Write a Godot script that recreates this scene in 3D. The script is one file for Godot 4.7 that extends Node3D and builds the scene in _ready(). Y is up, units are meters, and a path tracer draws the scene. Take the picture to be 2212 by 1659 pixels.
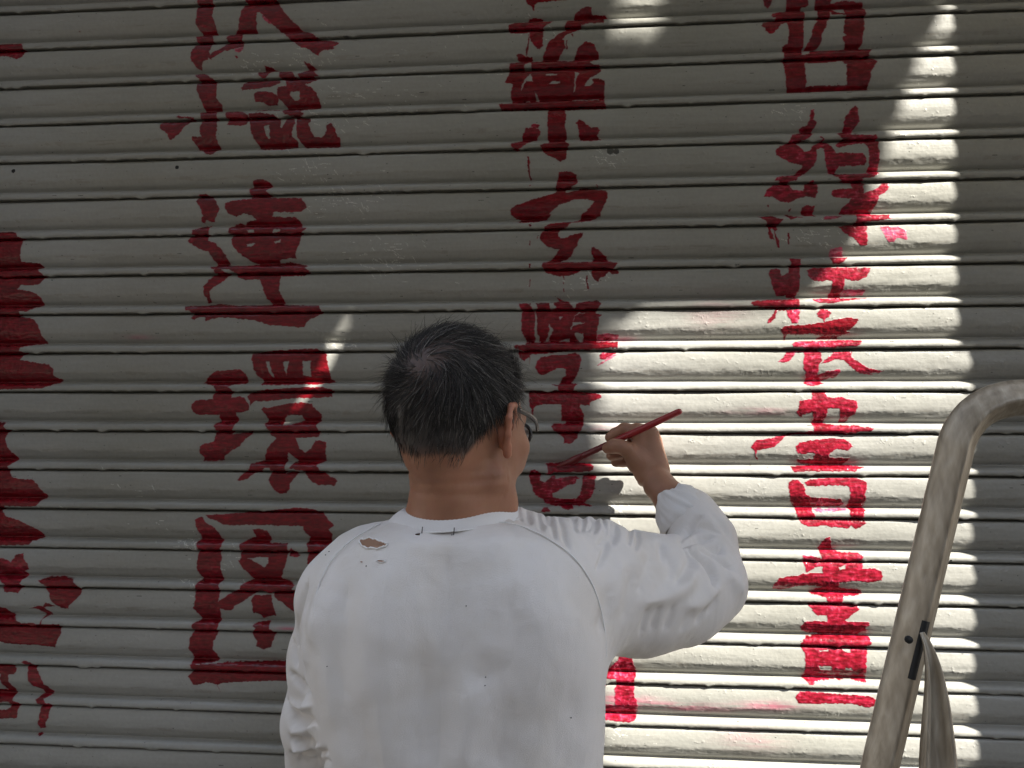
extends Node3D
# A man paints red characters on the closed roller shutter of a shop; sunlight comes past unseen boards overhead, added to shape it.

const WALL := -1.571          # plane of the shutter
const PITCH := 0.073          # height of one slat
const SEAM0 := 2.33534        # height of the lower edge of slat 0
const TX0 := -1.25            # painted area of the shutter, metres
const TX1 := 0.95
const TY0 := 0.80
const TY1 := 2.42
const TW := 2048
const TH := 1508
const SUN := Vector3(1.8, 1.9, 1.0)   # towards the sun

var rng := RandomNumberGenerator.new()
var cov := PackedByteArray()
var thn := PackedByteArray()
var wob := FastNoiseLite.new()
var names := {}

# ------------------------------------------------------------------ naming
func numbered(called: String) -> String:
	if not names.has(called):
		names[called] = 0
		return called
	names[called] += 1
	return "%s_%03d" % [called, names[called]]

func thing(called: String, label: String, category: String, at := Vector3.ZERO, group := "") -> Node3D:
	var o := Node3D.new()
	o.name = numbered(called)
	add_child(o)
	o.position = at
	o.set_meta("label", label)
	o.set_meta("category", category)
	if group != "":
		o.set_meta("group", group)
	return o

func part(called: String, mesh: Mesh, m: Material, parent: Node3D, label := "") -> MeshInstance3D:
	var o := MeshInstance3D.new()
	o.name = called
	o.mesh = mesh
	o.material_override = m
	parent.add_child(o, true)
	if label != "":
		o.set_meta("label", label)
	return o

func struct(called: String, mesh: Mesh, m: Material, at: Vector3) -> MeshInstance3D:
	var o := part(called, mesh, m, self)
	o.position = at
	o.set_meta("kind", "structure")
	return o

# ------------------------------------------------------------------ mesh helpers
func smooth_normals(v: PackedVector3Array, idx: PackedInt32Array) -> PackedVector3Array:
	var n := PackedVector3Array()
	n.resize(v.size())
	for t in range(0, idx.size(), 3):
		var a := v[idx[t]]
		var c := (v[idx[t + 2]] - a).cross(v[idx[t + 1]] - a)
		n[idx[t]] += c
		n[idx[t + 1]] += c
		n[idx[t + 2]] += c
	for i in n.size():
		n[i] = n[i].normalized()
	return n

func make_mesh(v: PackedVector3Array, idx: PackedInt32Array, col := PackedColorArray(), uv := PackedVector2Array()) -> ArrayMesh:
	var a := []
	a.resize(Mesh.ARRAY_MAX)
	a[Mesh.ARRAY_VERTEX] = v
	a[Mesh.ARRAY_NORMAL] = smooth_normals(v, idx)
	if col.size():
		a[Mesh.ARRAY_COLOR] = col
	if uv.size():
		a[Mesh.ARRAY_TEX_UV] = uv
	a[Mesh.ARRAY_INDEX] = idx
	var m := ArrayMesh.new()
	m.add_surface_from_arrays(Mesh.PRIMITIVE_TRIANGLES, a)
	return m

func box(s: Vector3) -> BoxMesh:
	var b := BoxMesh.new()
	b.size = s
	return b

func place(o: Node3D, at: Vector3) -> void:
	o.position = at

# a closed tube along points, with an oval section: r across, r * flat along "up"
func tube(pts: PackedVector3Array, radii: PackedFloat32Array, sides := 10, up := Vector3.ZERO, flat := 1.0) -> ArrayMesh:
	var v := PackedVector3Array()
	var idx := PackedInt32Array()
	var n := pts.size()
	var prev := Vector3.ZERO
	for i in n:
		var d := (pts[mini(i + 1, n - 1)] - pts[maxi(i - 1, 0)]).normalized()
		var x: Vector3
		if up != Vector3.ZERO:
			x = up.cross(d).normalized()
		elif prev == Vector3.ZERO:
			x = d.cross(Vector3.UP if absf(d.y) < 0.9 else Vector3.RIGHT).normalized()
		else:
			x = (prev - d * prev.dot(d)).normalized()
		prev = x
		var y := d.cross(x)
		for k in sides:
			var t := TAU * k / sides
			v.append(pts[i] + (x * cos(t) + y * sin(t) * flat) * radii[i])
	for i in n - 1:
		for k in sides:
			var a := i * sides + k
			var b := i * sides + (k + 1) % sides
			idx.append_array([a, a + sides, b, b, a + sides, b + sides])
	var c0 := v.size()
	v.append(pts[0])
	v.append(pts[n - 1])
	for k in sides:
		idx.append_array([c0, k, (k + 1) % sides, c0 + 1, (n - 1) * sides + (k + 1) % sides, (n - 1) * sides + k])
	return make_mesh(v, idx)

func even(n: int, r: float) -> PackedFloat32Array:
	var a := PackedFloat32Array()
	a.resize(n)
	a.fill(r)
	return a

func spline(p: Array, per := 8) -> PackedVector3Array:
	var out := PackedVector3Array()
	for i in p.size() - 1:
		var a: Vector3 = p[maxi(i - 1, 0)]
		var b: Vector3 = p[i]
		var c: Vector3 = p[i + 1]
		var d: Vector3 = p[mini(i + 2, p.size() - 1)]
		for k in per:
			out.append(b.cubic_interpolate(c, a, d, float(k) / per))
	out.append(p[p.size() - 1])
	return out

# an outline in the xy plane given a thickness in z
func slab(outline: PackedVector2Array, z0: float, z1: float) -> ArrayMesh:
	var tri := Geometry2D.triangulate_polygon(outline)
	var st := SurfaceTool.new()
	st.begin(Mesh.PRIMITIVE_TRIANGLES)
	st.set_smooth_group(-1)
	for i in range(0, tri.size(), 3):
		for z: float in [z0, z1]:
			for k in 3:
				var q := outline[tri[i + (k if z == z0 else 2 - k)]]
				st.add_vertex(Vector3(q.x, q.y, z))
	for i in outline.size():
		var a := outline[i]
		var b := outline[(i + 1) % outline.size()]
		var A := Vector3(a.x, a.y, z0)
		var B := Vector3(b.x, b.y, z0)
		var C := Vector3(b.x, b.y, z1)
		var E := Vector3(a.x, a.y, z1)
		for q: Vector3 in [A, B, C, A, C, E]:
			st.add_vertex(q)
	st.generate_normals()
	return st.commit()

# ------------------------------------------------------------------ distance fields
class Bones:
	var a := PackedVector3Array()
	var ba := PackedVector3Array()
	var inv := PackedFloat32Array()
	var ra := PackedFloat32Array()
	var rb := PackedFloat32Array()
	var k := 0.02
	func add(p: Vector3, q: Vector3, r0: float, r1: float) -> void:
		a.append(p)
		ba.append(q - p)
		inv.append(1.0 / maxf((q - p).length_squared(), 1e-9))
		ra.append(r0)
		rb.append(r1)
	func chain(pts: Array, radii: Array) -> void:
		for i in pts.size() - 1:
			add(pts[i], pts[i + 1], radii[i], radii[i + 1])
	func dist(p: Vector3) -> float:
		var d := 9.0
		for i in a.size():
			var w := p - a[i]
			var t := clampf(w.dot(ba[i]) * inv[i], 0.0, 1.0)
			var e := (w - ba[i] * t).length() - lerpf(ra[i], rb[i], t)
			var h := k - absf(d - e)
			d = minf(d, e)
			if h > 0.0:
				d -= h * h / (4.0 * k)
		return d

func smin(x: float, y: float, k: float) -> float:
	var h := k - absf(x - y)
	return minf(x, y) - (h * h / (4.0 * k) if h > 0.0 else 0.0)

# surface nets: one vertex in each cell that the surface crosses
func net(field: Callable, lo: Vector3, hi: Vector3, c: float, v: PackedVector3Array, idx: PackedInt32Array) -> void:
	var B := 4
	var bx := int(ceil((hi.x - lo.x) / (c * B)))
	var by := int(ceil((hi.y - lo.y) / (c * B)))
	var bz := int(ceil((hi.z - lo.z) / (c * B)))
	var nx := bx * B + 1
	var ny := by * B + 1
	var nz := bz * B + 1
	var val := PackedFloat32Array()
	val.resize(nx * ny * nz)
	val.fill(99.0)
	var cell := PackedInt32Array()
	cell.resize(nx * ny * nz)
	cell.fill(-1)
	var blocks := PackedInt32Array()
	var reach := c * B * 0.87 * 1.25 + c
	for k in bz:
		for j in by:
			for i in bx:
				var m := lo + Vector3(i + 0.5, j + 0.5, k + 0.5) * (c * B)
				if absf(field.call(m)) > reach:
					continue
				blocks.append_array([i, j, k])
				for z in range(k * B, k * B + B + 1):
					for y in range(j * B, j * B + B + 1):
						var row := (z * ny + y) * nx
						for x in range(i * B, i * B + B + 1):
							if val[row + x] == 99.0:
								val[row + x] = field.call(lo + Vector3(x, y, z) * c)
	var sy := nx
	var sz := nx * ny
	for b in range(0, blocks.size(), 3):
		for z in range(blocks[b + 2] * B, blocks[b + 2] * B + B):
			for y in range(blocks[b + 1] * B, blocks[b + 1] * B + B):
				for x in range(blocks[b] * B, blocks[b] * B + B):
					var o := (z * ny + y) * nx + x
					var f := [val[o], val[o + 1], val[o + sy], val[o + sy + 1], val[o + sz], val[o + sz + 1], val[o + sz + sy], val[o + sz + sy + 1]]
					var neg := 0
					for g: float in f:
						if g < 0.0:
							neg += 1
					if neg == 0 or neg == 8:
						continue
					var s := Vector3.ZERO
					var cnt := 0
					for ax in 3:
						var bit := 1 << ax
						for q in 8:
							if q & bit:
								continue
							var f0: float = f[q]
							var f1: float = f[q | bit]
							if (f0 < 0.0) != (f1 < 0.0):
								var p := Vector3(q & 1, (q >> 1) & 1, (q >> 2) & 1)
								p[ax] = f0 / (f0 - f1)
								s += p
								cnt += 1
					cell[o] = v.size()
					v.append(lo + (Vector3(x, y, z) + s / cnt) * c)
	for b in range(0, blocks.size(), 3):
		for z in range(maxi(blocks[b + 2] * B, 1), blocks[b + 2] * B + B):
			for y in range(maxi(blocks[b + 1] * B, 1), blocks[b + 1] * B + B):
				for x in range(maxi(blocks[b] * B, 1), blocks[b] * B + B):
					var o := (z * ny + y) * nx + x
					var v0 := val[o]
					if v0 == 99.0:
						continue
					quad(v0, val[o + 1], cell[o], cell[o - sy], cell[o - sy - sz], cell[o - sz], idx)
					quad(v0, val[o + sy], cell[o], cell[o - sz], cell[o - sz - 1], cell[o - 1], idx)
					quad(v0, val[o + sz], cell[o], cell[o - 1], cell[o - 1 - sy], cell[o - sy], idx)

func quad(f0: float, f1: float, a: int, b: int, c: int, d: int, idx: PackedInt32Array) -> void:
	if f1 == 99.0 or (f0 < 0.0) == (f1 < 0.0) or a < 0 or b < 0 or c < 0 or d < 0:
		return
	if f0 < 0.0:
		idx.append_array([a, d, c, a, c, b])
	else:
		idx.append_array([a, b, c, a, c, d])

# ------------------------------------------------------------------ paint on the shutter
func stroke(thin: float, hole: int, mm: Array) -> void:
	var pts := PackedVector2Array()
	var n := mm.size() / 2
	var lo := 1e9
	var hi := -1e9
	for i in n:
		var a := Vector2((mm[2 * i] * 0.001 - TX0) / (TX1 - TX0) * TW, (TY1 - mm[2 * i + 1] * 0.001) / (TY1 - TY0) * TH)
		var j := (i + 1) % n
		var b := Vector2((mm[2 * j] * 0.001 - TX0) / (TX1 - TX0) * TW, (TY1 - mm[2 * j + 1] * 0.001) / (TY1 - TY0) * TH)
		var steps := int(ceil(a.distance_to(b) / 2.5))
		for k in steps:
			var p := a.lerp(b, float(k) / steps)
			p += Vector2(wob.get_noise_2d(p.x * 6.0, p.y * 6.0), wob.get_noise_2d(p.x * 6.0 + 900.0, p.y * 6.0)) * 1.7
			p.x += wob.get_noise_2d(p.x * 1.3, p.y * 22.0) * 1.3
			pts.append(p)
			lo = minf(lo, p.y)
			hi = maxf(hi, p.y)
	var m := pts.size()
	var rows := []
	var y0 := maxi(int(floor(lo)), 0)
	var y1 := mini(int(ceil(hi)), TH - 1)
	for y in range(y0, y1 + 1):
		rows.append(PackedFloat32Array())
	for i in m:
		var a := pts[i]
		var b := pts[(i + 1) % m]
		if a.y > b.y:
			var t := a
			a = b
			b = t
		for y in range(maxi(int(ceil(a.y - 0.5)), y0), mini(int(ceil(b.y - 0.5)), y1 + 1)):
			rows[y - y0].append(a.x + (b.x - a.x) * (y + 0.5 - a.y) / (b.y - a.y))
	var th := int(thin * 255.0)
	for y in range(y0, y1 + 1):
		var r: PackedFloat32Array = rows[y - y0]
		r.sort()
		for i in range(0, r.size() - 1, 2):
			for x in range(maxi(int(floor(r[i])), 0), mini(int(ceil(r[i + 1])), TW - 1)):
				var c := clampf(minf(x + 1.0 - r[i], r[i + 1] - x), 0.0, 1.0)
				var o := y * TW + x
				if hole:
					cov[o] = int(cov[o] * (1.0 - c))
				else:
					cov[o] = maxi(cov[o], int(c * 255.0))
					thn[o] = th

func noise_bytes(w: int, h: int, s: int, freq: float, octaves := 3, gain := 0.5) -> PackedByteArray:
	var f := FastNoiseLite.new()
	f.seed = s
	f.noise_type = FastNoiseLite.TYPE_SIMPLEX_SMOOTH
	f.frequency = freq
	f.fractal_octaves = octaves
	f.fractal_gain = gain
	var im := f.get_image(w, h, false, false, true)
	im.convert(Image.FORMAT_L8)
	if w != TW or h != TH:
		im.resize(TW, TH, Image.INTERPOLATE_CUBIC)
	return im.get_data()

func px(x: float, y: float) -> Vector2:
	return Vector2((x - TX0) / (TX1 - TX0) * TW, (TY1 - y) / (TY1 - TY0) * TH)

func paint_shutter() -> StandardMaterial3D:
	cov.resize(TW * TH)
	thn.resize(TW * TH)
	wob.seed = 5
	wob.frequency = 0.02
	wob.fractal_octaves = 3
	stroke(0.1, 0, [-754, 2386, -722, 2385, -718, 2343, -715, 2330, -719, 2315, -715, 2303, -712, 2296, -712, 2282, -710, 2277, -717, 2275, -715, 2267, -714, 2261, -719, 2257, -721, 2248, -724, 2244, -722, 2237, -726, 2228, -735, 2225, -740, 2211, -750, 2217, -757, 2227, -759, 2235, -758, 2245, -752, 2253, -745, 2261, -747, 2268, -750, 2274, -738, 2276, -741, 2283, -751, 2297, -750, 2310, -748, 2328, -746, 2337])
	stroke(0.1, 0, [-654, 2382, -606, 2379, -593, 2335, -586, 2325, -577, 2312, -566, 2299, -555, 2290, -544, 2280, -532, 2274, -523, 2270, -517, 2263, -495, 2257, -474, 2253, -474, 2250, -485, 2245, -483, 2242, -488, 2239, -503, 2239, -510, 2235, -513, 2229, -522, 2234, -531, 2242, -546, 2246, -554, 2251, -563, 2259, -574, 2268, -581, 2275, -585, 2279, -595, 2287, -605, 2294, -615, 2304, -621, 2312, -626, 2316, -632, 2314, -633, 2305, -632, 2296, -634, 2291, -634, 2281, -638, 2277, -658, 2277, -659, 2263, -656, 2251, -674, 2249, -683, 2245, -694, 2244, -707, 2237, -720, 2228, -725, 2234, -717, 2241, -705, 2247, -694, 2253, -686, 2260, -690, 2268, -683, 2275, -669, 2288, -665, 2306, -661, 2322, -653, 2332])
	stroke(0.7, 0, [-674, 2247, -656, 2252, -657, 2245, -666, 2240, -672, 2242])
	stroke(0.2, 0, [-674, 2234, -669, 2235, -666, 2230, -669, 2229])
	stroke(0.6, 0, [-621, 2312, -615, 2305, -606, 2297, -606, 2293, -615, 2298, -619, 2304])
	stroke(0.05, 0, [-749, 2200, -733, 2202, -722, 2196, -713, 2190, -708, 2185, -708, 2176, -707, 2168, -708, 2156, -699, 2143, -701, 2131, -707, 2128, -706, 2118, -707, 2104, -706, 2092, -708, 2082, -704, 2068, -701, 2058, -711, 2049, -718, 2047, -727, 2050, -734, 2056, -745, 2060, -746, 2066, -754, 2076, -754, 2084, -743, 2082, -736, 2083, -740, 2095, -735, 2112, -739, 2127, -733, 2132, -735, 2143, -741, 2160, -747, 2172, -748, 2183, -740, 2192, -748, 2196])
	stroke(0.1, 0, [-785, 2120, -781, 2124, -772, 2122, -749, 2119, -756, 2112, -767, 2106, -775, 2094, -784, 2086, -793, 2078, -798, 2079, -805, 2092, -817, 2101, -818, 2107, -813, 2112, -799, 2113, -786, 2112, -770, 2115, -756, 2117, -770, 2119, -781, 2118])
	stroke(0.1, 0, [-617, 2215, -606, 2213, -591, 2206, -599, 2202, -608, 2198, -611, 2191, -618, 2190, -625, 2194, -628, 2202, -618, 2202])
	stroke(0.05, 0, [-541, 2220, -527, 2214, -513, 2203, -521, 2200, -513, 2191, -526, 2189, -511, 2185, -526, 2179, -537, 2175, -524, 2168, -516, 2158, -511, 2147, -509, 2128, -529, 2128, -546, 2125, -538, 2119, -553, 2115, -574, 2119, -579, 2126, -571, 2130, -576, 2138, -581, 2145, -588, 2150, -591, 2162, -589, 2172, -573, 2173, -575, 2184, -587, 2191, -587, 2202, -563, 2200, -556, 2190, -547, 2189, -552, 2196, -533, 2200, -532, 2205, -539, 2215])
	stroke(0, 1, [-565, 2162, -547, 2163, -547, 2148, -558, 2146, -565, 2154])
	stroke(0.05, 0, [-648, 2185, -587, 2185, -585, 2180, -601, 2173, -627, 2170, -657, 2168, -660, 2172, -655, 2180])
	stroke(0.05, 0, [-635, 2161, -627, 2164, -604, 2163, -592, 2157, -587, 2152, -591, 2140, -609, 2139, -621, 2146, -634, 2147])
	stroke(0.2, 0, [-635, 2128, -623, 2132, -611, 2134, -597, 2131, -579, 2127, -592, 2128, -614, 2128])
	stroke(0.1, 0, [-689, 2128, -658, 2128, -645, 2119, -644, 2111, -650, 2103, -659, 2101, -687, 2104, -684, 2110, -689, 2121])
	stroke(0.05, 0, [-644, 2123, -623, 2124, -597, 2119, -583, 2114, -583, 2104, -584, 2097, -580, 2095, -574, 2107, -571, 2114, -558, 2113, -555, 2103, -560, 2093, -562, 2078, -551, 2070, -554, 2057, -580, 2053, -625, 2056, -629, 2068, -636, 2078, -641, 2092, -643, 2107])
	stroke(0, 1, [-616, 2100, -605, 2101, -603, 2076, -609, 2076])
	stroke(0.05, 0, [-553, 2113, -529, 2112, -525, 2107, -531, 2100, -527, 2092, -520, 2077, -505, 2075, -497, 2082, -495, 2098, -488, 2102, -479, 2090, -476, 2077, -470, 2073, -473, 2055, -535, 2056, -546, 2069, -551, 2076, -553, 2096])
	stroke(0.1, 0, [-637, 1997, -626, 2000, -617, 2001, -604, 1994, -600, 1983, -609, 1976, -600, 1970, -601, 1964, -543, 1962, -533, 1951, -531, 1945, -541, 1937, -561, 1936, -596, 1937, -598, 1929, -553, 1927, -546, 1919, -540, 1908, -531, 1905, -537, 1901, -542, 1896, -544, 1878, -551, 1865, -552, 1851, -574, 1850, -584, 1848, -585, 1843, -560, 1844, -527, 1836, -534, 1832, -525, 1826, -536, 1818, -580, 1818, -581, 1807, -583, 1791, -576, 1778, -574, 1764, -597, 1765, -607, 1777, -614, 1798, -620, 1813, -648, 1811, -661, 1817, -670, 1826, -678, 1831, -713, 1832, -715, 1837, -678, 1838, -648, 1838, -620, 1841, -633, 1843, -645, 1851, -661, 1862, -671, 1873, -676, 1887, -671, 1896, -681, 1900, -679, 1908, -671, 1917, -660, 1918, -653, 1916, -646, 1921, -629, 1924, -636, 1932, -653, 1935, -666, 1930, -681, 1936, -688, 1946, -687, 1956, -679, 1959, -637, 1963, -639, 1973, -641, 1980, -637, 1986])
	stroke(0, 1, [-645, 1903, -632, 1905, -631, 1899, -640, 1898])
	stroke(0, 1, [-595, 1905, -582, 1905, -580, 1900, -595, 1898])
	stroke(0, 1, [-645, 1878, -636, 1879, -629, 1878, -636, 1873, -644, 1873])
	stroke(0, 1, [-594, 1881, -580, 1886, -581, 1880, -590, 1878])
	stroke(0.1, 0, [-738, 1973, -726, 1974, -711, 1966, -704, 1955, -698, 1944, -703, 1935, -711, 1922, -714, 1921, -726, 1926, -729, 1919, -736, 1924, -731, 1932, -733, 1945, -744, 1960])
	stroke(0.1, 0, [-729, 1914, -718, 1915, -718, 1903, -721, 1885, -706, 1881, -695, 1870, -686, 1859, -682, 1846, -680, 1837, -693, 1830, -678, 1822, -687, 1812, -709, 1798, -716, 1791, -716, 1780, -715, 1771, -723, 1769, -722, 1778, -728, 1787, -728, 1800, -718, 1812, -707, 1823, -704, 1839, -712, 1854, -719, 1865, -736, 1870, -749, 1878, -760, 1885, -750, 1898, -751, 1905])
	stroke(0.05, 0, [-763, 1764, -720, 1765, -701, 1769, -662, 1764, -597, 1765, -506, 1762, -503, 1754, -500, 1749, -515, 1740, -524, 1737, -536, 1722, -551, 1723, -562, 1724, -580, 1726, -602, 1727, -614, 1732, -630, 1736, -651, 1738, -677, 1742, -701, 1741, -714, 1738, -723, 1735, -723, 1742, -736, 1743, -744, 1739, -752, 1740, -746, 1748, -753, 1755, -762, 1757])
	stroke(0.1, 0, [-728, 1621, -715, 1634, -701, 1642, -674, 1645, -654, 1645, -645, 1637, -642, 1625, -644, 1619, -670, 1617, -679, 1612, -670, 1608, -671, 1593, -656, 1595, -646, 1593, -638, 1580, -636, 1571, -644, 1568, -663, 1565, -659, 1556, -663, 1545, -668, 1535, -668, 1526, -653, 1528, -633, 1532, -631, 1526, -643, 1518, -656, 1503, -668, 1496, -683, 1487, -689, 1478, -710, 1476, -728, 1476, -724, 1484, -731, 1492, -730, 1503, -719, 1509, -703, 1513, -701, 1526, -700, 1535, -704, 1541, -694, 1552, -694, 1561, -712, 1562, -739, 1562, -746, 1571, -748, 1580, -739, 1588, -706, 1591, -706, 1599, -701, 1608, -705, 1616, -720, 1619])
	stroke(0.05, 0, [-632, 1674, -616, 1677, -585, 1680, -547, 1682, -509, 1683, -492, 1673, -490, 1662, -486, 1639, -484, 1628, -476, 1621, -508, 1617, -537, 1617, -585, 1616, -614, 1616, -614, 1627, -623, 1634, -629, 1649, -633, 1662])
	stroke(0, 1, [-605, 1660, -599, 1659, -596, 1645, -590, 1631, -595, 1631, -602, 1645])
	stroke(0, 1, [-573, 1659, -562, 1660, -565, 1643, -567, 1633, -570, 1643])
	stroke(0, 1, [-536, 1660, -521, 1660, -520, 1631, -535, 1634, -535, 1649])
	stroke(0.05, 0, [-642, 1595, -631, 1603, -604, 1608, -546, 1611, -497, 1612, -480, 1608, -481, 1595, -508, 1593, -546, 1593, -584, 1589, -611, 1586, -627, 1587, -634, 1578, -635, 1586])
	stroke(0.05, 0, [-613, 1571, -609, 1577, -601, 1573, -596, 1575, -565, 1582, -536, 1585, -519, 1582, -510, 1571, -500, 1563, -502, 1552, -511, 1543, -504, 1534, -505, 1522, -526, 1520, -549, 1520, -545, 1511, -540, 1499, -530, 1493, -520, 1499, -511, 1515, -498, 1515, -490, 1512, -492, 1497, -492, 1478, -509, 1471, -501, 1460, -488, 1453, -469, 1443, -474, 1434, -506, 1435, -518, 1441, -527, 1451, -535, 1462, -560, 1464, -551, 1474, -546, 1478, -562, 1493, -564, 1484, -568, 1471, -567, 1454, -554, 1458, -539, 1460, -548, 1449, -558, 1436, -558, 1428, -565, 1418, -580, 1418, -594, 1433, -598, 1443, -593, 1454, -596, 1465, -606, 1465, -612, 1457, -625, 1455, -640, 1444, -652, 1440, -659, 1441, -648, 1453, -635, 1463, -633, 1472, -610, 1478, -604, 1491, -599, 1504, -585, 1519, -595, 1524, -603, 1539, -607, 1545, -603, 1554, -607, 1563])
	stroke(0, 1, [-572, 1552, -565, 1561, -550, 1562, -537, 1561, -534, 1552, -546, 1547, -559, 1543, -572, 1543])
	stroke(0.1, 0, [-738, 1367, -726, 1375, -715, 1362, -698, 1354, -691, 1343, -691, 1337, -685, 1330, -686, 1321, -689, 1313, -686, 1302, -687, 1280, -684, 1262, -690, 1249, -689, 1236, -690, 1220, -686, 1207, -688, 1183, -691, 1172, -693, 1159, -698, 1148, -700, 1132, -693, 1124, -690, 1113, -695, 1109, -741, 1103, -739, 1123, -745, 1131, -744, 1153, -737, 1162, -740, 1177, -726, 1184, -728, 1195, -738, 1206, -734, 1219, -735, 1237, -734, 1248, -724, 1261, -732, 1274, -732, 1290, -730, 1312, -734, 1325, -726, 1336, -733, 1352])
	stroke(0.05, 0, [-717, 1376, -696, 1378, -653, 1381, -578, 1389, -546, 1393, -523, 1392, -501, 1387, -489, 1377, -480, 1366, -474, 1361, -484, 1353, -478, 1344, -480, 1336, -482, 1316, -482, 1283, -524, 1291, -522, 1317, -526, 1328, -520, 1339, -530, 1350, -532, 1359, -591, 1360, -627, 1360, -682, 1359, -699, 1368, -710, 1370])
	stroke(0.05, 0, [-627, 1352, -614, 1353, -598, 1349, -594, 1338, -597, 1328, -579, 1327, -561, 1326, -560, 1310, -563, 1295, -569, 1277, -574, 1264, -547, 1252, -553, 1245, -542, 1243, -539, 1217, -548, 1204, -567, 1219, -582, 1227, -589, 1240, -614, 1240, -626, 1233, -644, 1221, -660, 1212, -664, 1204, -676, 1204, -696, 1209, -692, 1218, -676, 1229, -651, 1243, -649, 1250, -626, 1261, -635, 1272, -647, 1283, -653, 1295, -648, 1300, -650, 1313, -652, 1324, -638, 1333, -622, 1338])
	stroke(0, 1, [-636, 1299, -613, 1302, -597, 1302, -598, 1290, -604, 1284, -622, 1293])
	stroke(0.05, 0, [-623, 1233, -607, 1232, -592, 1234, -589, 1220, -585, 1209, -582, 1196, -602, 1193, -607, 1189, -612, 1198, -625, 1201, -625, 1213, -630, 1222])
	stroke(0.05, 0, [-625, 1178, -616, 1183, -596, 1184, -593, 1174, -582, 1164, -586, 1151, -590, 1140, -604, 1135, -618, 1141, -616, 1150, -628, 1165, -620, 1172])
	stroke(0.3, 0, [-558, 1310, -554, 1319, -537, 1306, -545, 1302, -557, 1304])
	stroke(0.05, 0, [-743, 1103, -695, 1107, -633, 1111, -559, 1112, -543, 1113, -542, 1079, -588, 1079, -642, 1076, -678, 1073, -690, 1069, -685, 1056, -691, 1070, -713, 1073, -724, 1068, -736, 1068, -747, 1081, -736, 1094])
	stroke(0.05, 0, [-1148, 1910, -1112, 1912, -1099, 1907, -1098, 1901, -1089, 1898, -1088, 1889, -1091, 1872, -1092, 1853, -1055, 1850, -1049, 1843, -1058, 1838, -1045, 1829, -1041, 1823, -1049, 1810, -1065, 1806, -1087, 1807, -1096, 1800, -1069, 1795, -1053, 1788, -1047, 1780, -1046, 1770, -1057, 1764, -1075, 1757, -1090, 1757, -1090, 1747, -1068, 1744, -1057, 1738, -1050, 1726, -1045, 1711, -1038, 1700, -1040, 1695, -1062, 1693, -1087, 1688, -1088, 1682, -1079, 1678, -1088, 1665, -1050, 1659, -1030, 1656, -1020, 1648, -1021, 1635, -1004, 1627, -1023, 1617, -1043, 1611, -1083, 1610, -1141, 1609])
	stroke(0.05, 0, [-1138, 1548, -1114, 1546, -1116, 1539, -1108, 1531, -1114, 1517, -1109, 1501, -1101, 1490, -1092, 1483, -1094, 1473, -1106, 1464, -1104, 1455, -1098, 1444, -1085, 1441, -1056, 1439, -1046, 1429, -1040, 1420, -1029, 1410, -1041, 1398, -1047, 1390, -1074, 1389, -1110, 1390, -1118, 1381, -1110, 1370, -1081, 1363, -1063, 1354, -1046, 1347, -1036, 1337, -1038, 1330, -1057, 1323, -1061, 1318, -1132, 1315])
	stroke(0.2, 0, [-1134, 1285, -1113, 1292, -1096, 1284, -1085, 1299, -1071, 1301, -1070, 1290, -1062, 1282, -1061, 1271, -1071, 1268, -1064, 1262, -1069, 1254, -1077, 1245, -1072, 1241, -1081, 1226, -1093, 1228, -1107, 1228, -1114, 1237, -1107, 1242, -1119, 1252, -1133, 1259])
	stroke(0.05, 0, [-1040, 1250, -1020, 1258, -992, 1257, -974, 1253, -967, 1246, -955, 1236, -956, 1228, -966, 1219, -971, 1212, -980, 1206, -982, 1200, -996, 1201, -1007, 1208, -1017, 1216, -1019, 1227, -1030, 1237, -1022, 1242, -1031, 1245])
	stroke(0.05, 0, [-1056, 1199, -1042, 1205, -1032, 1203, -1027, 1210, -1005, 1205, -1030, 1201, -1016, 1191, -1018, 1186, -1032, 1181, -1032, 1171, -997, 1171, -994, 1154, -1001, 1141, -1006, 1128, -1035, 1131, -1081, 1132, -1102, 1133, -1130, 1141, -1132, 1205, -1106, 1197, -1094, 1186, -1082, 1176, -1071, 1171, -1052, 1173, -1036, 1170, -1034, 1177, -1031, 1190, -1041, 1197])
	stroke(0.05, 0, [-1110, 1093, -1087, 1093, -1080, 1086, -1085, 1076, -1096, 1075, -1096, 1066, -1089, 1055, -1082, 1047, -1086, 1038, -1087, 1028, -1072, 1024, -1075, 1011, -1077, 996, -1096, 994, -1126, 992, -1127, 1009, -1099, 1010, -1090, 1015, -1093, 1025, -1127, 1024, -1128, 1046, -1098, 1047, -1107, 1055, -1112, 1068, -1110, 1076, -1128, 1076, -1129, 1091])
	stroke(0.15, 0, [-1070, 1099, -1062, 1102, -1044, 1096, -1041, 1089, -1034, 1076, -1025, 1060, -1008, 1046, -1017, 1036, -1026, 1033, -1022, 1026, -1008, 1024, -1014, 1009, -1015, 998, -1020, 989, -1021, 979, -1032, 977, -1037, 987, -1033, 995, -1032, 1012, -1031, 1023, -1038, 1025, -1041, 1031, -1029, 1042, -1029, 1049, -1047, 1055, -1057, 1067, -1058, 1084, -1061, 1093])
	stroke(0.1, 0, [-1041, 965, -1035, 967, -1032, 965, -1036, 962])
	stroke(0, 0, [-982, 2294, -984, 2293, -982, 2292])
	stroke(0.1, 0, [-1170, 2276, -1099, 2275, -1091, 2260, -1096, 2249, -1107, 2244, -1125, 2250, -1170, 2251])
	stroke(0.1, 0, [-127, 2363, -62, 2359, -44, 2313, -73, 2311, -105, 2309, -111, 2303, -110, 2296, -112, 2296, -116, 2303, -123, 2307, -127, 2314])
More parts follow.
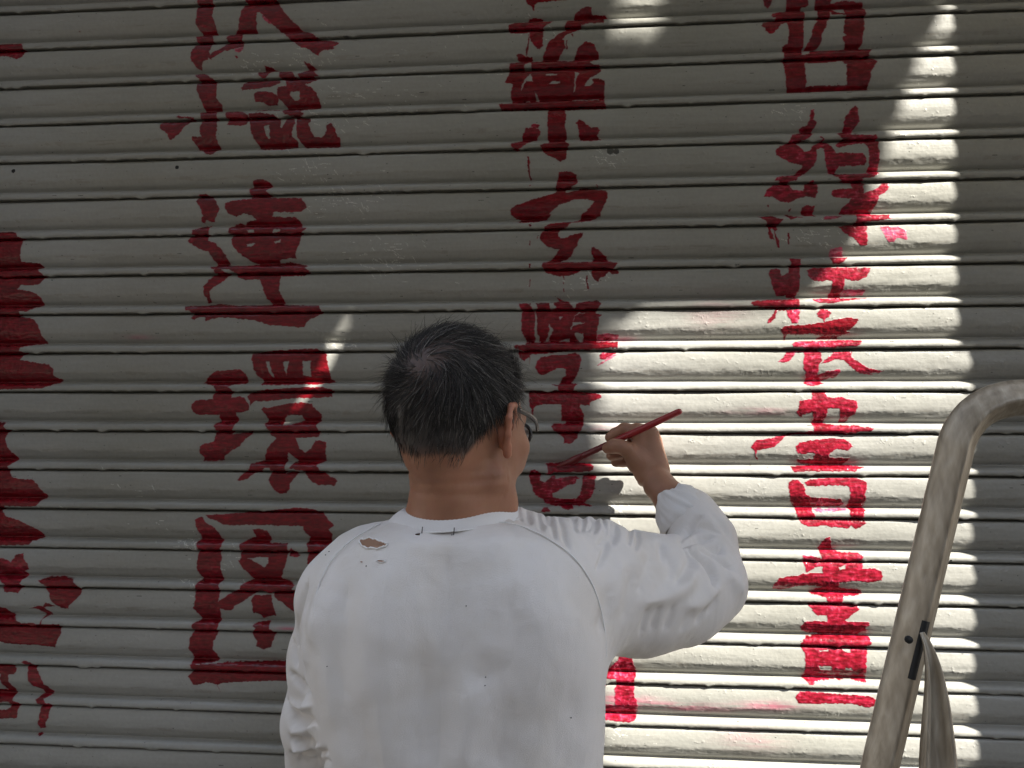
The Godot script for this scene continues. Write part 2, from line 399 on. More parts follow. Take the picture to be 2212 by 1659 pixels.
	stroke(0.15, 0, [-122, 2282, -109, 2285, -94, 2282, -95, 2274, -76, 2274, -87, 2268, -94, 2262, -95, 2242, -95, 2231, -102, 2224, -109, 2228, -118, 2243, -120, 2256, -129, 2254, -154, 2255, -158, 2263, -157, 2270, -148, 2274, -123, 2275])
	stroke(0.05, 0, [-37, 2287, -28, 2294, -16, 2299, -7, 2297, -7, 2286, 18, 2284, 21, 2278, 14, 2275, 14, 2267, -9, 2267, -25, 2265, -26, 2260, -34, 2256, -50, 2250, -60, 2241, -56, 2237, -55, 2224, -64, 2214, -70, 2201, -30, 2199, -12, 2197, -7, 2193, 7, 2190, 10, 2182, 2, 2173, -11, 2169, -21, 2153, -9, 2154, -5, 2159, -7, 2165, 5, 2167, 16, 2160, 16, 2139, 14, 2127, 19, 2115, 18, 2111, -27, 2112, -55, 2111, -54, 2100, -55, 2080, -52, 2071, -54, 2053, -46, 2046, -53, 2041, -53, 2024, -64, 2017, -73, 2024, -93, 2034, -98, 2043, -100, 2048, -84, 2052, -87, 2066, -87, 2097, -85, 2113, -116, 2115, -172, 2116, -175, 2125, -150, 2126, -152, 2135, -155, 2139, -152, 2150, -150, 2161, -164, 2165, -156, 2183, -155, 2199, -134, 2201, -142, 2210, -143, 2216, -134, 2218, -127, 2213, -114, 2212, -114, 2201, -98, 2201, -96, 2210, -91, 2220, -85, 2237, -73, 2245, -62, 2254, -53, 2257, -56, 2264, -51, 2273, -39, 2274])
	stroke(0, 1, [-128, 2198, -116, 2200, -116, 2188, -129, 2188])
	stroke(0, 1, [-136, 2149, -132, 2162, -125, 2172, -117, 2180, -114, 2165, -125, 2166, -131, 2156])
	stroke(0, 1, [-37, 2180, -28, 2178, -35, 2168, -38, 2144, -40, 2144, -38, 2162])
	stroke(0, 1, [-127, 2128, -120, 2132, -117, 2127])
	stroke(0, 1, [-108, 2128, -108, 2141, -110, 2148, -104, 2139, -101, 2127])
	stroke(0, 1, [-90, 2178, -68, 2178, -69, 2175, -89, 2175])
	stroke(0, 1, [-87, 2158, -79, 2163, -64, 2164, -64, 2160])
	stroke(0, 1, [-43, 2127, -35, 2131, -21, 2130, 5, 2130, 7, 2127])
	stroke(0.4, 0, [-117, 2085, -109, 2088, -101, 2084, -104, 2080, -116, 2081])
	stroke(0.15, 0, [-126, 2080, -109, 2081, -100, 2074, -101, 2067, -109, 2058, -123, 2051, -132, 2046, -143, 2042, -152, 2045, -154, 2052, -143, 2053, -134, 2057, -132, 2068])
	stroke(0.1, 0, [-36, 2088, -29, 2093, -20, 2087, -9, 2078, 2, 2078, 7, 2073, 2, 2064, 10, 2055, 0, 2053, -28, 2054, -30, 2065, -30, 2075])
	stroke(0.05, 0, [-39, 2206, -35, 2215, -32, 2223, -25, 2229, -19, 2235, -3, 2231, 1, 2220, 6, 2211, 4, 2202, -12, 2196, -41, 2200])
	stroke(0, 0, [-121, 2253, -120, 2252, -120, 2240, -123, 2218, -127, 2213, -126, 2222, -122, 2240])
	stroke(0, 0, [-53, 2238, -52, 2238, -51, 2223, -53, 2223])
	stroke(0, 0, [-43, 2251, -40, 2250, -42, 2245, -43, 2246])
	stroke(0, 0, [-123, 2029, -120, 2029, -119, 2008, -122, 2008])
	stroke(0, 0, [-123, 2018, -120, 2018, -119, 1998, -116, 1990, -117, 1987, -119, 1988, -121, 1998])
	stroke(0, 0, [-120, 1905, -117, 1905, -117, 1901, -119, 1901])
	stroke(0, 0, [-119, 1875, -118, 1875, -117, 1867, -119, 1867])
	stroke(0, 0, [-120, 1834, -117, 1834, -117, 1826, -119, 1826])
	stroke(0, 0, [-119, 1805, -118, 1805, -118, 1792, -119, 1792])
	stroke(0, 0, [-59, 1810, -57, 1810, -58, 1804, -58, 1804])
	stroke(0, 0, [-59, 1799, -58, 1799, -58, 1796, -59, 1796])
	stroke(0, 0, [-58, 1789, -57, 1789, -56, 1782, -58, 1782])
	stroke(0, 0, [-18, 1811, -16, 1811, -15, 1798, -13, 1787, -15, 1786, -17, 1795])
	stroke(0, 0, [-106, 1883, -105, 1882, -105, 1878, -106, 1878])
	stroke(0, 0, [0, 1974, 2, 1974, 3, 1970, 1, 1971])
	stroke(0, 0, [-119, 1977, -117, 1977, -117, 1975, -119, 1975])
	stroke(0.05, 0, [-66, 1999, -57, 2001, -45, 1999, -36, 1996, -35, 1988, -32, 1982, -36, 1975, -48, 1969, -54, 1965, -53, 1962, -31, 1965, -30, 1970, -9, 1969, -5, 1966, 15, 1964, 21, 1959, 19, 1947, 14, 1936, 10, 1928, 8, 1920, -2, 1914, -10, 1909, -34, 1907, -45, 1907, -52, 1899, -64, 1895, -68, 1888, -64, 1879, -54, 1879, -41, 1885, -23, 1888, -26, 1880, -32, 1873, -34, 1865, -39, 1858, -45, 1847, -53, 1842, -64, 1836, -34, 1835, -6, 1835, -8, 1841, -4, 1842, -8, 1852, -8, 1862, -4, 1862, 5, 1856, 18, 1846, 22, 1836, 38, 1833, 36, 1829, 32, 1825, 39, 1819, 40, 1814, 31, 1812, 21, 1817, 16, 1810, 6, 1805, 3, 1799, -2, 1802, -9, 1815, -8, 1822, -26, 1822, -30, 1818, -48, 1811, -64, 1810, -77, 1813, -88, 1817, -91, 1821, -97, 1828, -96, 1834, -84, 1838, -75, 1846, -66, 1859, -75, 1860, -89, 1865, -97, 1872, -101, 1879, -99, 1888, -93, 1894, -92, 1901, -82, 1905, -45, 1908, -31, 1909, -25, 1922, -14, 1930, -3, 1944, -16, 1948, -34, 1949, -48, 1945, -64, 1940, -72, 1935, -84, 1924, -81, 1923, -88, 1915, -97, 1912, -111, 1909, -138, 1909, -136, 1915, -148, 1920, -153, 1925, -154, 1930, -151, 1936, -145, 1941, -137, 1942, -111, 1951, -72, 1961, -70, 1966, -72, 1969, -70, 1980, -69, 1989])
	stroke(0.2, 0, [-138, 1762, -124, 1762, -114, 1755, -112, 1748, -109, 1742, -109, 1727, -110, 1710, -109, 1699, -111, 1692, -125, 1693, -128, 1702, -134, 1713, -133, 1728, -134, 1740, -131, 1748, -136, 1756])
	stroke(0.1, 0, [-108, 1763, -83, 1762, -83, 1754, -80, 1750, -70, 1754, -75, 1758, -76, 1763, -64, 1765, -71, 1773, -59, 1768, -49, 1764, -46, 1759, -42, 1757, -42, 1754, -37, 1754, -35, 1760, -18, 1765, -5, 1765, 0, 1768, 9, 1762, 6, 1755, 0, 1749, -1, 1743, 10, 1741, 8, 1738, 4, 1736, 4, 1727, 1, 1709, 1, 1692, 38, 1692, 38, 1682, -1, 1679, -41, 1678, -85, 1672, -115, 1670, -124, 1663, -129, 1658, -138, 1668, -140, 1675, -146, 1683, -146, 1687, -127, 1687, -123, 1692, -85, 1693, -75, 1693, -103, 1694, -102, 1702, -106, 1712, -105, 1725, -107, 1737, -109, 1749, -105, 1754])
	stroke(0, 1, [-84, 1725, -77, 1715, -80, 1706, -87, 1693, -91, 1693, -86, 1704, -84, 1712])
	stroke(0, 1, [-107, 1744, -106, 1738, -107, 1725, -106, 1712, -103, 1693, -109, 1693, -109, 1710, -109, 1725, -109, 1740])
	stroke(0, 1, [-67, 1737, -59, 1738, -64, 1732])
	stroke(0, 1, [-33, 1745, -21, 1744, -20, 1743, -31, 1743, -37, 1739, -41, 1730, -42, 1731, -39, 1738])
	stroke(0, 1, [-41, 1728, -18, 1726, -35, 1723, -41, 1720, -45, 1714, -47, 1715, -43, 1722])
	stroke(0, 1, [-67, 1693, -55, 1699, -48, 1699, -47, 1692])
	stroke(0, 1, [-38, 1708, -23, 1707, -23, 1699, -24, 1693, -30, 1692, -35, 1699])
	stroke(0.3, 0, [6, 1670, 10, 1673, 36, 1673, 25, 1666, 14, 1661, 9, 1660, 6, 1662])
	stroke(0.95, 0, [2, 1650, 9, 1656, 23, 1666, 38, 1670, 28, 1664, 14, 1655, 4, 1650])
	stroke(0.75, 0, [2, 1705, 23, 1708, 40, 1705, 37, 1698, 23, 1693, 2, 1693])
	stroke(0.1, 0, [11, 1699, 17, 1701, 23, 1700, 22, 1697, 14, 1695])
	stroke(0.15, 0, [-105, 1660, -98, 1665, -75, 1669, -54, 1669, -39, 1673, -30, 1670, -26, 1660, -30, 1647, -34, 1633, -41, 1624, -44, 1619, -33, 1617, -39, 1612, -40, 1605, -16, 1602, 1, 1601, 7, 1598, 9, 1593, -3, 1588, -12, 1585, -12, 1579, -30, 1581, -27, 1570, -22, 1562, -25, 1551, -63, 1551, -62, 1580, -64, 1581, -95, 1581, -108, 1578, -112, 1572, -112, 1562, -114, 1562, -115, 1572, -119, 1579, -120, 1605, -67, 1605, -67, 1612, -80, 1616, -67, 1616, -61, 1627, -54, 1633, -54, 1643, -59, 1645, -70, 1645, -83, 1638, -93, 1634, -102, 1634, -106, 1642, -109, 1647])
	stroke(0.15, 0, [-61, 1585, -30, 1585, -29, 1575, -23, 1565, -23, 1548, -26, 1537, -33, 1527, -37, 1518, -45, 1512, -58, 1512, -58, 1521, -67, 1528, -76, 1536, -80, 1543, -75, 1547, -55, 1546, -55, 1559, -59, 1570])
	stroke(0, 0, [-120, 1762, -118, 1762, -119, 1666, -119, 1653, -120, 1666])
	stroke(0.2, 0, [-91, 1475, -82, 1477, -67, 1477, -55, 1480, -45, 1481, -30, 1477, -12, 1476, -5, 1472, -7, 1464, -21, 1462, -44, 1461, -81, 1460, -85, 1456, -90, 1459, -86, 1463, -88, 1471])
	stroke(0.3, 0, [-120, 1455, -116, 1463, -108, 1465, -98, 1457, -101, 1447, -92, 1443, -82, 1450, -75, 1456, -72, 1449, -55, 1452, -37, 1454, -30, 1451, -36, 1448, -37, 1441, -52, 1438, -61, 1431, -71, 1426, -78, 1423, -78, 1416, -58, 1413, -36, 1414, -29, 1422, -26, 1434, -24, 1455, -7, 1457, 0, 1455, -3, 1448, -3, 1433, -10, 1417, -19, 1409, -22, 1406, -8, 1402, -12, 1400, -41, 1402, -41, 1396, -50, 1395, -60, 1396, -64, 1400, -82, 1402, -93, 1406, -95, 1413, -105, 1417, -112, 1427, -116, 1440, -120, 1448])
	stroke(0.2, 0, [-99, 1390, -95, 1398, -88, 1399, -82, 1393, -84, 1391])
	stroke(0.4, 0, [41, 1143, 60, 1143, 62, 1135, 64, 1126, 68, 1118, 66, 1116, 69, 1110, 64, 1101, 65, 1095, 66, 1089, 63, 1081, 65, 1072, 69, 1064, 71, 1055, 70, 1044, 69, 1037, 66, 1031, 56, 1027, 37, 1027, 8, 1031, 0, 1031, 0, 1047, 9, 1046, 31, 1055, 32, 1064, 31, 1076, 30, 1082, 34, 1089, 33, 1100, 5, 1101, 10, 1112, 23, 1116, 28, 1124, 36, 1133])
	stroke(0, 1, [11, 1057, 31, 1056, 39, 1051, 56, 1050, 50, 1045, 28, 1043, 10, 1044])
	stroke(0.75, 0, [9, 1057, 32, 1055, 56, 1050, 52, 1045, 28, 1043, 9, 1044])
	stroke(0.1, 0, [334, 2330, 373, 2328, 374, 2288, 370, 2285, 362, 2284, 363, 2275, 367, 2266, 365, 2257, 364, 2239, 365, 2216, 362, 2205, 365, 2200, 380, 2202, 433, 2202, 436, 2207, 436, 2216, 431, 2220, 431, 2225, 436, 2227, 431, 2233, 434, 2247, 436, 2258, 438, 2264, 413, 2266, 410, 2271, 410, 2262, 405, 2254, 402, 2242, 396, 2231, 394, 2216, 388, 2209, 380, 2203, 365, 2204, 369, 2212, 377, 2225, 380, 2240, 387, 2255, 383, 2257, 389, 2262, 388, 2278, 385, 2284, 389, 2328, 412, 2327, 413, 2288, 434, 2291, 466, 2288, 468, 2281, 483, 2276, 468, 2276, 471, 2265, 468, 2255, 468, 2241, 465, 2228, 465, 2215, 460, 2203, 481, 2202, 474, 2192, 482, 2186, 489, 2179, 484, 2172, 479, 2162, 476, 2145, 474, 2134, 473, 2130, 432, 2131, 400, 2131, 372, 2129, 336, 2131, 336, 2139, 334, 2152, 332, 2163, 330, 2177, 326, 2188, 331, 2191, 330, 2200, 330, 2211, 328, 2214, 337, 2217, 339, 2233, 338, 2248, 336, 2255, 326, 2252, 320, 2244, 312, 2236, 306, 2236, 300, 2241, 299, 2246, 291, 2250, 297, 2256, 312, 2260, 319, 2264, 308, 2267, 311, 2271, 327, 2276, 335, 2280, 336, 2287])
	stroke(0, 1, [412, 2276, 432, 2276, 435, 2266, 427, 2267, 416, 2271])
	stroke(0, 1, [366, 2182, 383, 2180, 401, 2181, 429, 2182, 437, 2176, 437, 2150, 439, 2141, 422, 2141, 385, 2142, 368, 2140, 368, 2151, 366, 2165])
	stroke(0, 1, [360, 2201, 373, 2203, 374, 2196, 360, 2195])
	stroke(0.2, 0, [295, 2298, 312, 2297, 309, 2289, 304, 2285, 298, 2289])
	stroke(0.3, 0, [375, 2097, 380, 2100, 381, 2096, 380, 2081, 385, 2076, 384, 2069, 378, 2062, 378, 2054, 371, 2047, 362, 2044, 350, 2038, 355, 2033, 365, 2023, 371, 2024, 379, 2034, 390, 2040, 394, 2045, 390, 2049, 394, 2050, 398, 2042, 409, 2033, 417, 2020, 463, 2018, 470, 2003, 466, 1998, 447, 1997, 422, 1998, 417, 1986, 423, 1982, 471, 1982, 473, 1996, 473, 2020, 470, 2031, 465, 2036, 443, 2034, 422, 2029, 416, 2033, 422, 2039, 429, 2044, 419, 2053, 431, 2057, 432, 2066, 433, 2081, 442, 2095, 452, 2103, 455, 2097, 455, 2085, 459, 2075, 453, 2068, 445, 2057, 442, 2051, 486, 2049, 489, 2037, 490, 2019, 490, 1986, 487, 1980, 479, 1975, 460, 1974, 463, 1969, 463, 1947, 474, 1952, 486, 1957, 498, 1966, 507, 1966, 504, 1953, 489, 1943, 486, 1932, 478, 1917, 475, 1911, 506, 1910, 509, 1902, 481, 1899, 468, 1898, 468, 1881, 469, 1858, 458, 1857, 446, 1870, 433, 1878, 419, 1892, 433, 1893, 449, 1896, 451, 1911, 424, 1913, 427, 1923, 439, 1933, 443, 1939, 431, 1940, 412, 1941, 407, 1948, 410, 1953, 423, 1956, 444, 1957, 441, 1968, 426, 1971, 420, 1976, 406, 1984, 403, 1995, 398, 2007, 397, 2027, 390, 2030, 385, 2025, 384, 2009, 379, 1999, 364, 1986, 351, 1978, 350, 1973, 335, 1971, 341, 1957, 361, 1954, 364, 1966, 378, 1974, 386, 1965, 385, 1952, 380, 1941, 364, 1944, 351, 1940, 335, 1934, 322, 1936, 311, 1944, 294, 1946, 298, 1956, 309, 1966, 327, 1969, 313, 1974, 316, 1980, 345, 1983, 355, 1993, 361, 1999, 342, 2005, 326, 2012, 315, 2019, 314, 2027, 323, 2035, 334, 2040, 342, 2050, 342, 2053, 358, 2058, 356, 2066, 368, 2071, 373, 2079])
	stroke(0.9, 0, [490, 1890, 522, 1890, 534, 1880, 535, 1865, 518, 1870, 513, 1862, 504, 1862, 496, 1877])
	stroke(0.7, 0, [394, 1907, 411, 1909, 427, 1908, 414, 1903, 395, 1902])
	stroke(0.2, 0, [358, 1925, 370, 1929, 380, 1927, 379, 1913, 383, 1909, 363, 1910, 359, 1916])
	stroke(0.2, 0, [284, 1910, 306, 1914, 315, 1907, 326, 1905, 321, 1897, 315, 1894, 317, 1889, 312, 1884, 318, 1867, 321, 1856, 317, 1856, 312, 1874, 311, 1886, 307, 1892, 304, 1889, 312, 1869, 305, 1871, 300, 1879, 302, 1886, 299, 1894, 296, 1903])
	stroke(0.2, 0, [331, 1914, 336, 1915, 343, 1910, 359, 1908, 338, 1904, 332, 1909])
	stroke(0, 0, [334, 1882, 336, 1882, 336, 1862, 334, 1862])
	stroke(0, 0, [337, 1922, 341, 1924, 339, 1920, 337, 1919])
	stroke(0, 0, [300, 1932, 302, 1931, 302, 1927, 300, 1927])
	stroke(0.95, 0, [406, 1853, 427, 1856, 430, 1839, 406, 1840])
	stroke(0.2, 0, [337, 1836, 356, 1836, 356, 1826, 354, 1818, 353, 1790, 351, 1778, 347, 1769, 352, 1763, 353, 1751, 331, 1750, 332, 1745, 315, 1745, 311, 1731, 305, 1725, 297, 1723, 300, 1730, 310, 1742, 313, 1748, 275, 1753, 269, 1756, 273, 1761, 310, 1764, 350, 1764, 333, 1768, 331, 1772, 315, 1770, 310, 1779, 306, 1791, 301, 1809, 303, 1816, 314, 1819, 320, 1815, 323, 1805, 334, 1810, 335, 1820, 339, 1827])
	stroke(0.45, 0, [331, 1746, 353, 1746, 350, 1722, 339, 1721, 336, 1730, 331, 1737])
	stroke(0.25, 0, [405, 1837, 435, 1837, 427, 1829, 421, 1825, 410, 1826])
	stroke(0.3, 0, [366, 1815, 377, 1819, 407, 1819, 473, 1818, 471, 1810, 464, 1801, 453, 1795, 442, 1795, 430, 1799, 428, 1783, 422, 1765, 402, 1766, 408, 1782, 408, 1796, 383, 1795, 374, 1798, 368, 1805])
	stroke(0.45, 0, [374, 1764, 406, 1765, 472, 1765, 435, 1761, 406, 1756, 388, 1757, 377, 1761])
	stroke(0.8, 0, [427, 1780, 465, 1780, 462, 1771, 424, 1768])
	stroke(0.35, 0, [382, 1738, 388, 1746, 400, 1746, 407, 1739, 401, 1732, 395, 1728, 394, 1722, 392, 1728, 384, 1733])
	stroke(0.1, 0, [320, 1712, 329, 1718, 362, 1719, 391, 1723, 413, 1728, 434, 1732, 450, 1729, 451, 1726, 445, 1717, 439, 1712, 429, 1708, 438, 1706, 432, 1702, 419, 1700, 417, 1694, 380, 1694, 391, 1700, 370, 1704, 347, 1702, 332, 1704, 330, 1695, 327, 1693, 326, 1702, 322, 1707])
	stroke(0.45, 0, [339, 1686, 347, 1690, 380, 1691, 420, 1692, 456, 1692, 456, 1688, 452, 1682, 405, 1679, 385, 1679, 385, 1673, 389, 1672, 389, 1657, 384, 1651, 383, 1633, 390, 1636, 405, 1640, 419, 1643, 421, 1637, 415, 1629, 399, 1626, 387, 1620, 393, 1617, 375, 1613, 363, 1614, 360, 1619, 363, 1622, 362, 1639, 358, 1643, 360, 1672, 346, 1672, 337, 1658, 326, 1655, 314, 1655, 326, 1665, 330, 1674, 360, 1675, 373, 1678, 342, 1680])
	stroke(0.35, 0, [389, 1652, 393, 1658, 411, 1670, 405, 1673, 440, 1673, 439, 1665, 446, 1658, 463, 1646, 480, 1641, 495, 1640, 489, 1636, 470, 1635, 477, 1633, 463, 1633, 453, 1635, 444, 1641, 434, 1650, 427, 1658, 412, 1660, 399, 1654])
	stroke(0.3, 0, [373, 1605, 397, 1605, 398, 1593, 412, 1592, 421, 1594, 432, 1589, 446, 1588, 448, 1575, 444, 1564, 435, 1558, 430, 1549, 418, 1549, 420, 1559, 417, 1574, 398, 1573, 397, 1564, 393, 1548, 412, 1545, 450, 1544, 474, 1540, 470, 1534, 448, 1533, 442, 1529, 344, 1529, 327, 1526, 319, 1519, 308, 1508, 294, 1504, 278, 1501, 276, 1495, 280, 1485, 276, 1487, 275, 1499, 269, 1506, 270, 1511, 278, 1519, 300, 1522, 319, 1527, 334, 1531, 375, 1535, 373, 1548, 375, 1556, 372, 1567, 356, 1562, 356, 1558, 350, 1561, 346, 1566, 349, 1575, 350, 1586, 366, 1589, 372, 1590])
	stroke(0.25, 0, [343, 1508, 350, 1515, 374, 1520, 404, 1523, 425, 1522, 437, 1514, 439, 1509, 431, 1502, 410, 1504, 402, 1498, 400, 1490, 436, 1488, 428, 1479, 425, 1477, 460, 1474, 441, 1466, 411, 1466, 365, 1466, 341, 1464, 335, 1473, 357, 1475, 380, 1477, 377, 1478, 354, 1478, 346, 1485, 374, 1487, 376, 1497, 349, 1495, 345, 1500])
	stroke(0.25, 0, [332, 1446, 338, 1451, 349, 1450, 358, 1439, 360, 1426, 372, 1421, 418, 1418, 425, 1410, 419, 1405, 373, 1403, 370, 1399, 375, 1389, 373, 1382, 417, 1383, 457, 1382, 461, 1377, 451, 1371, 443, 1367, 436, 1373, 428, 1368, 410, 1370, 387, 1372, 367, 1370, 354, 1374, 348, 1382, 344, 1394, 340, 1404, 335, 1412, 333, 1426, 331, 1437])
	stroke(0.3, 0, [357, 1446, 368, 1452, 395, 1454, 447, 1455, 461, 1448, 462, 1441, 459, 1427, 461, 1416, 457, 1405, 460, 1399, 456, 1390, 457, 1382, 434, 1381, 434, 1396, 430, 1405, 433, 1416, 435, 1430, 432, 1439, 423, 1442, 392, 1441, 364, 1440])
	stroke(0.9, 0, [372, 1401, 431, 1402, 425, 1398, 379, 1396])
	stroke(0.3, 0, [381, 1333, 386, 1343, 392, 1351, 399, 1353, 402, 1343, 406, 1331, 412, 1327, 446, 1326, 456, 1321, 453, 1317, 449, 1311, 455, 1307, 453, 1299, 473, 1300, 483, 1296, 486, 1286, 483, 1280, 464, 1276, 437, 1278, 415, 1275, 415, 1266, 449, 1263, 456, 1257, 443, 1253, 422, 1252, 418, 1241, 444, 1239, 448, 1231, 433, 1220, 427, 1214, 422, 1212, 429, 1209, 461, 1209, 463, 1203, 457, 1198, 463, 1194, 451, 1191, 446, 1186, 463, 1184, 467, 1176, 465, 1171, 459, 1170, 459, 1157, 457, 1138, 458, 1117, 458, 1106, 432, 1110, 394, 1109, 375, 1107, 369, 1101, 362, 1101, 351, 1112, 356, 1118, 355, 1135, 356, 1150, 349, 1164, 349, 1170, 354, 1177, 359, 1182, 384, 1185, 365, 1187, 349, 1191, 349, 1197, 356, 1208, 376, 1209, 393, 1209, 393, 1219, 382, 1219, 376, 1219, 369, 1226, 363, 1236, 365, 1240, 394, 1242, 392, 1250, 377, 1253, 363, 1256, 377, 1263, 388, 1267, 362, 1269, 341, 1266, 327, 1261, 303, 1261, 304, 1267, 314, 1281, 331, 1284, 354, 1289, 370, 1291, 387, 1291, 387, 1302, 379, 1302, 368, 1296, 360, 1292, 356, 1303, 353, 1311, 385, 1317, 383, 1325])
	stroke(0, 1, [413, 1302, 425, 1305, 425, 1299, 415, 1297])
	stroke(0, 1, [378, 1132, 387, 1134, 400, 1132, 400, 1125, 381, 1126])
	stroke(0, 1, [423, 1131, 432, 1131, 436, 1127, 423, 1126])
	stroke(0, 1, [417, 1163, 432, 1163, 431, 1156, 420, 1159])
	stroke(0, 1, [379, 1159, 395, 1161, 395, 1158, 379, 1157])
	stroke(0.6, 0, [353, 1321, 368, 1321, 385, 1317, 355, 1312])
	stroke(0.35, 0, [339, 1079, 347, 1088, 356, 1089, 413, 1086, 465, 1084, 478, 1075, 476, 1070, 465, 1067, 461, 1064, 450, 1067, 431, 1071, 394, 1070, 356, 1068, 343, 1069])
	var fine := noise_bytes(TW, TH, 11, 0.11, 3)
	var bump := noise_bytes(TW / 2, TH, 12, 0.03, 4, 0.6)
	var streak := noise_bytes(TW / 16, TH, 13, 0.16, 3, 0.6)
	var blot := noise_bytes(TW / 8, TH / 8, 14, 0.012, 4)
	var brush := noise_bytes(TW / 4, TH, 15, 0.22, 2)
	# scratches and chalky scuffs, black chips, pink traces of wiped paint
	var mark := PackedByteArray()
	mark.resize(TW * TH)
	mark.fill(128)
	for s: Array in [[-0.3861, 1.8448, 60, 0.045], [-0.5252, 2.2285, 40, 0.035], [-0.6326, 2.2174, 20, 0.03], [-0.4862, 2.1294, 60, 0.05], [-0.5307, 2.0184, 26, 0.03], [-0.4619, 1.9571, 50, 0.05], [-0.1152, 2.2719, 20, 0.03], [0.0215, 2.0259, 22, 0.02], [0.3367, 2.0957, 20, 0.02], [0.3891, 1.875, 24, 0.03], [-0.0359, 1.8106, 26, 0.03], [-0.6818, 1.2949, 30, 0.04], [-0.7512, 1.323, 20, 0.015], [-0.4746, 1.6914, 26, 0.02], [0.034, 1.3982, 16, 0.015], [-0.7424, 1.2499, 14, 0.015], [0.026, 1.0012, 26, 0.03], [-0.8844, 1.4025, 16, 0.08], [-0.2839, 2.1747, 24, 0.08]]:
		for i in int(s[2]):
			var c := px(s[0] + rng.randfn(0.0, s[3]), s[1] + rng.randfn(0.0, s[3] * 0.5))
			var dir := Vector2.from_angle(rng.randf_range(0.2, 1.2) if rng.randf() < 0.6 else rng.randf_range(-0.1, 0.1))
			for k in rng.randi_range(3, 14):
				var q := c + dir * k
				if q.x > 0 and q.y > 0 and q.x < TW and q.y < TH and rng.randf() < 0.7:
					mark[int(q.y) * TW + int(q.x)] = rng.randi_range(165, 215)
	for i in 1500:
		var c := px(rng.randf_range(TX0, TX1), rng.randf_range(TY0, TY1))
		var w := rng.randi_range(1, 2) if rng.randf() < 0.85 else rng.randi_range(2, 9)
		for k in w:
			var o := int(c.y) * TW + mini(int(c.x) + k, TW - 1)
			mark[mini(o, TW * TH - 1)] = rng.randi_range(40, 100)
	for s: Array in [[-1.109, 2.027, 3.4], [-0.7833, 2.0264, 3.4], [0.5978, 1.3167, 1.6], [0.0251, 2.0353, 6.0], [0.0358, 2.0342, 5.0], [-1.0275, 1.8166, 1.0], [-0.6469, 1.5299, 1.3], [-0.5771, 1.4058, 1.0]]:
		var c := px(s[0], s[1])
		var r: float = s[2]
		for y in range(int(c.y - r), int(c.y + r) + 2):
			for x in range(int(c.x - r), int(c.x + r) + 2):
				if Vector2(x, y).distance_to(c) < r:
					mark[y * TW + x] = 6 if r < 4.0 else 60
	var rgb := PackedByteArray()
	rgb.resize(TW * TH * 3)
	var rough := PackedByteArray()
	rough.resize(TW * TH)
	var high := PackedFloat32Array()
	high.resize(TW * TH)
	# pink smears: centre, half width, half height, strength
	var smear := [[0.1573, 1.0524, 0.075, 0.008, 0.35], [0.2965, 1.0618, 0.05, 0.008, 0.4], [0.0893, 1.2349, 0.05, 0.006, 0.3], [0.0366, 1.0671, 0.05, 0.007, 0.5], [0.2657, 1.0029, 0.05, 0.02, 0.12], [0.284, 1.5678, 0.05, 0.006, 0.25], [0.0747, 1.058, 0.12, 0.006, 0.25], [0.0348, 1.6954, 0.03, 0.007, 0.4], [0.0203, 1.5392, 0.03, 0.004, 0.3], [0.2098, 1.7436, 0.05, 0.03, 0.10], [-0.8586, 1.7066, 0.03, 0.005, 0.2], [-0.5594, 1.174, 0.02, 0.003, 0.4]]
	for y in TH:
		var wy := TY1 - (y + 0.5) / TH * (TY1 - TY0)
		var v := fposmod((SEAM0 - wy) / PITCH, 1.0)
		# lumps of old paint gather along the crease and on the lip
		var crease := exp(-pow((v - 0.53) / 0.045, 2.0)) * 1.0 + exp(-pow((v - 0.97) / 0.03, 2.0)) * 0.7
		var own := 1.0 + 0.035 * sin(floor((SEAM0 - wy) / PITCH) * 12.9898)
		var near := []
		for s: Array in smear:
			if absf(wy - s[1]) < s[3] * 2.5:
				near.append(s)
		for x in TW:
			var o := y * TW + x
			var fn := fine[o] / 255.0 - 0.5
			var bn := bump[o] / 255.0 - 0.5
			var sn := streak[o] / 255.0 - 0.5
			var bl := blot[o] / 255.0 - 0.5
			var tone := own + 0.10 * bl + 0.05 * sn + 0.05 * fn
			var mk := mark[o]
			var r := 151.0 * tone
			var g := 150.0 * tone
			var b := (143.0 + 4.0 * bl) * tone
			if v > 0.985 or v < 0.05:
				r *= 0.80
				g *= 0.79
				b *= 0.76
			elif crease > 0.2 and bn < -0.14 and sn < 0.0:
				r *= 0.95
				g *= 0.94
				b *= 0.93
			if mk != 128:
				var f := mk / 128.0
				if mk > 128:
					r = lerpf(r, 232.0, f - 1.0 + 0.25)
					g = lerpf(g, 230.0, f - 1.0 + 0.25)
					b = lerpf(b, 222.0, f - 1.0 + 0.25)
				else:
					r *= f
					g *= f
					b *= f
			var wx := TX0 + (x + 0.5) / TW * (TX1 - TX0)
			for s: Array in near:
				var e := exp(-pow((wx - s[0]) / s[2], 2.0) - pow((wy - s[1]) / s[3], 2.0)) * float(s[4]) * clampf(1.0 + 3.0 * sn + 2.0 * bn, 0.0, 1.6)
				r = lerpf(r, 190.0, e)
				g = lerpf(g, 90.0, e)
				b = lerpf(b, 112.0, e)
			var h := bn * 0.50 + sn * 0.16 + fn * 0.20 + maxf(fn + bn - 0.38, 0.0) * 1.6 + crease * maxf(bn + 0.1, 0.0) * 1.1
			var rg := 0.34 + 0.12 * bl
			var cv := cov[o]
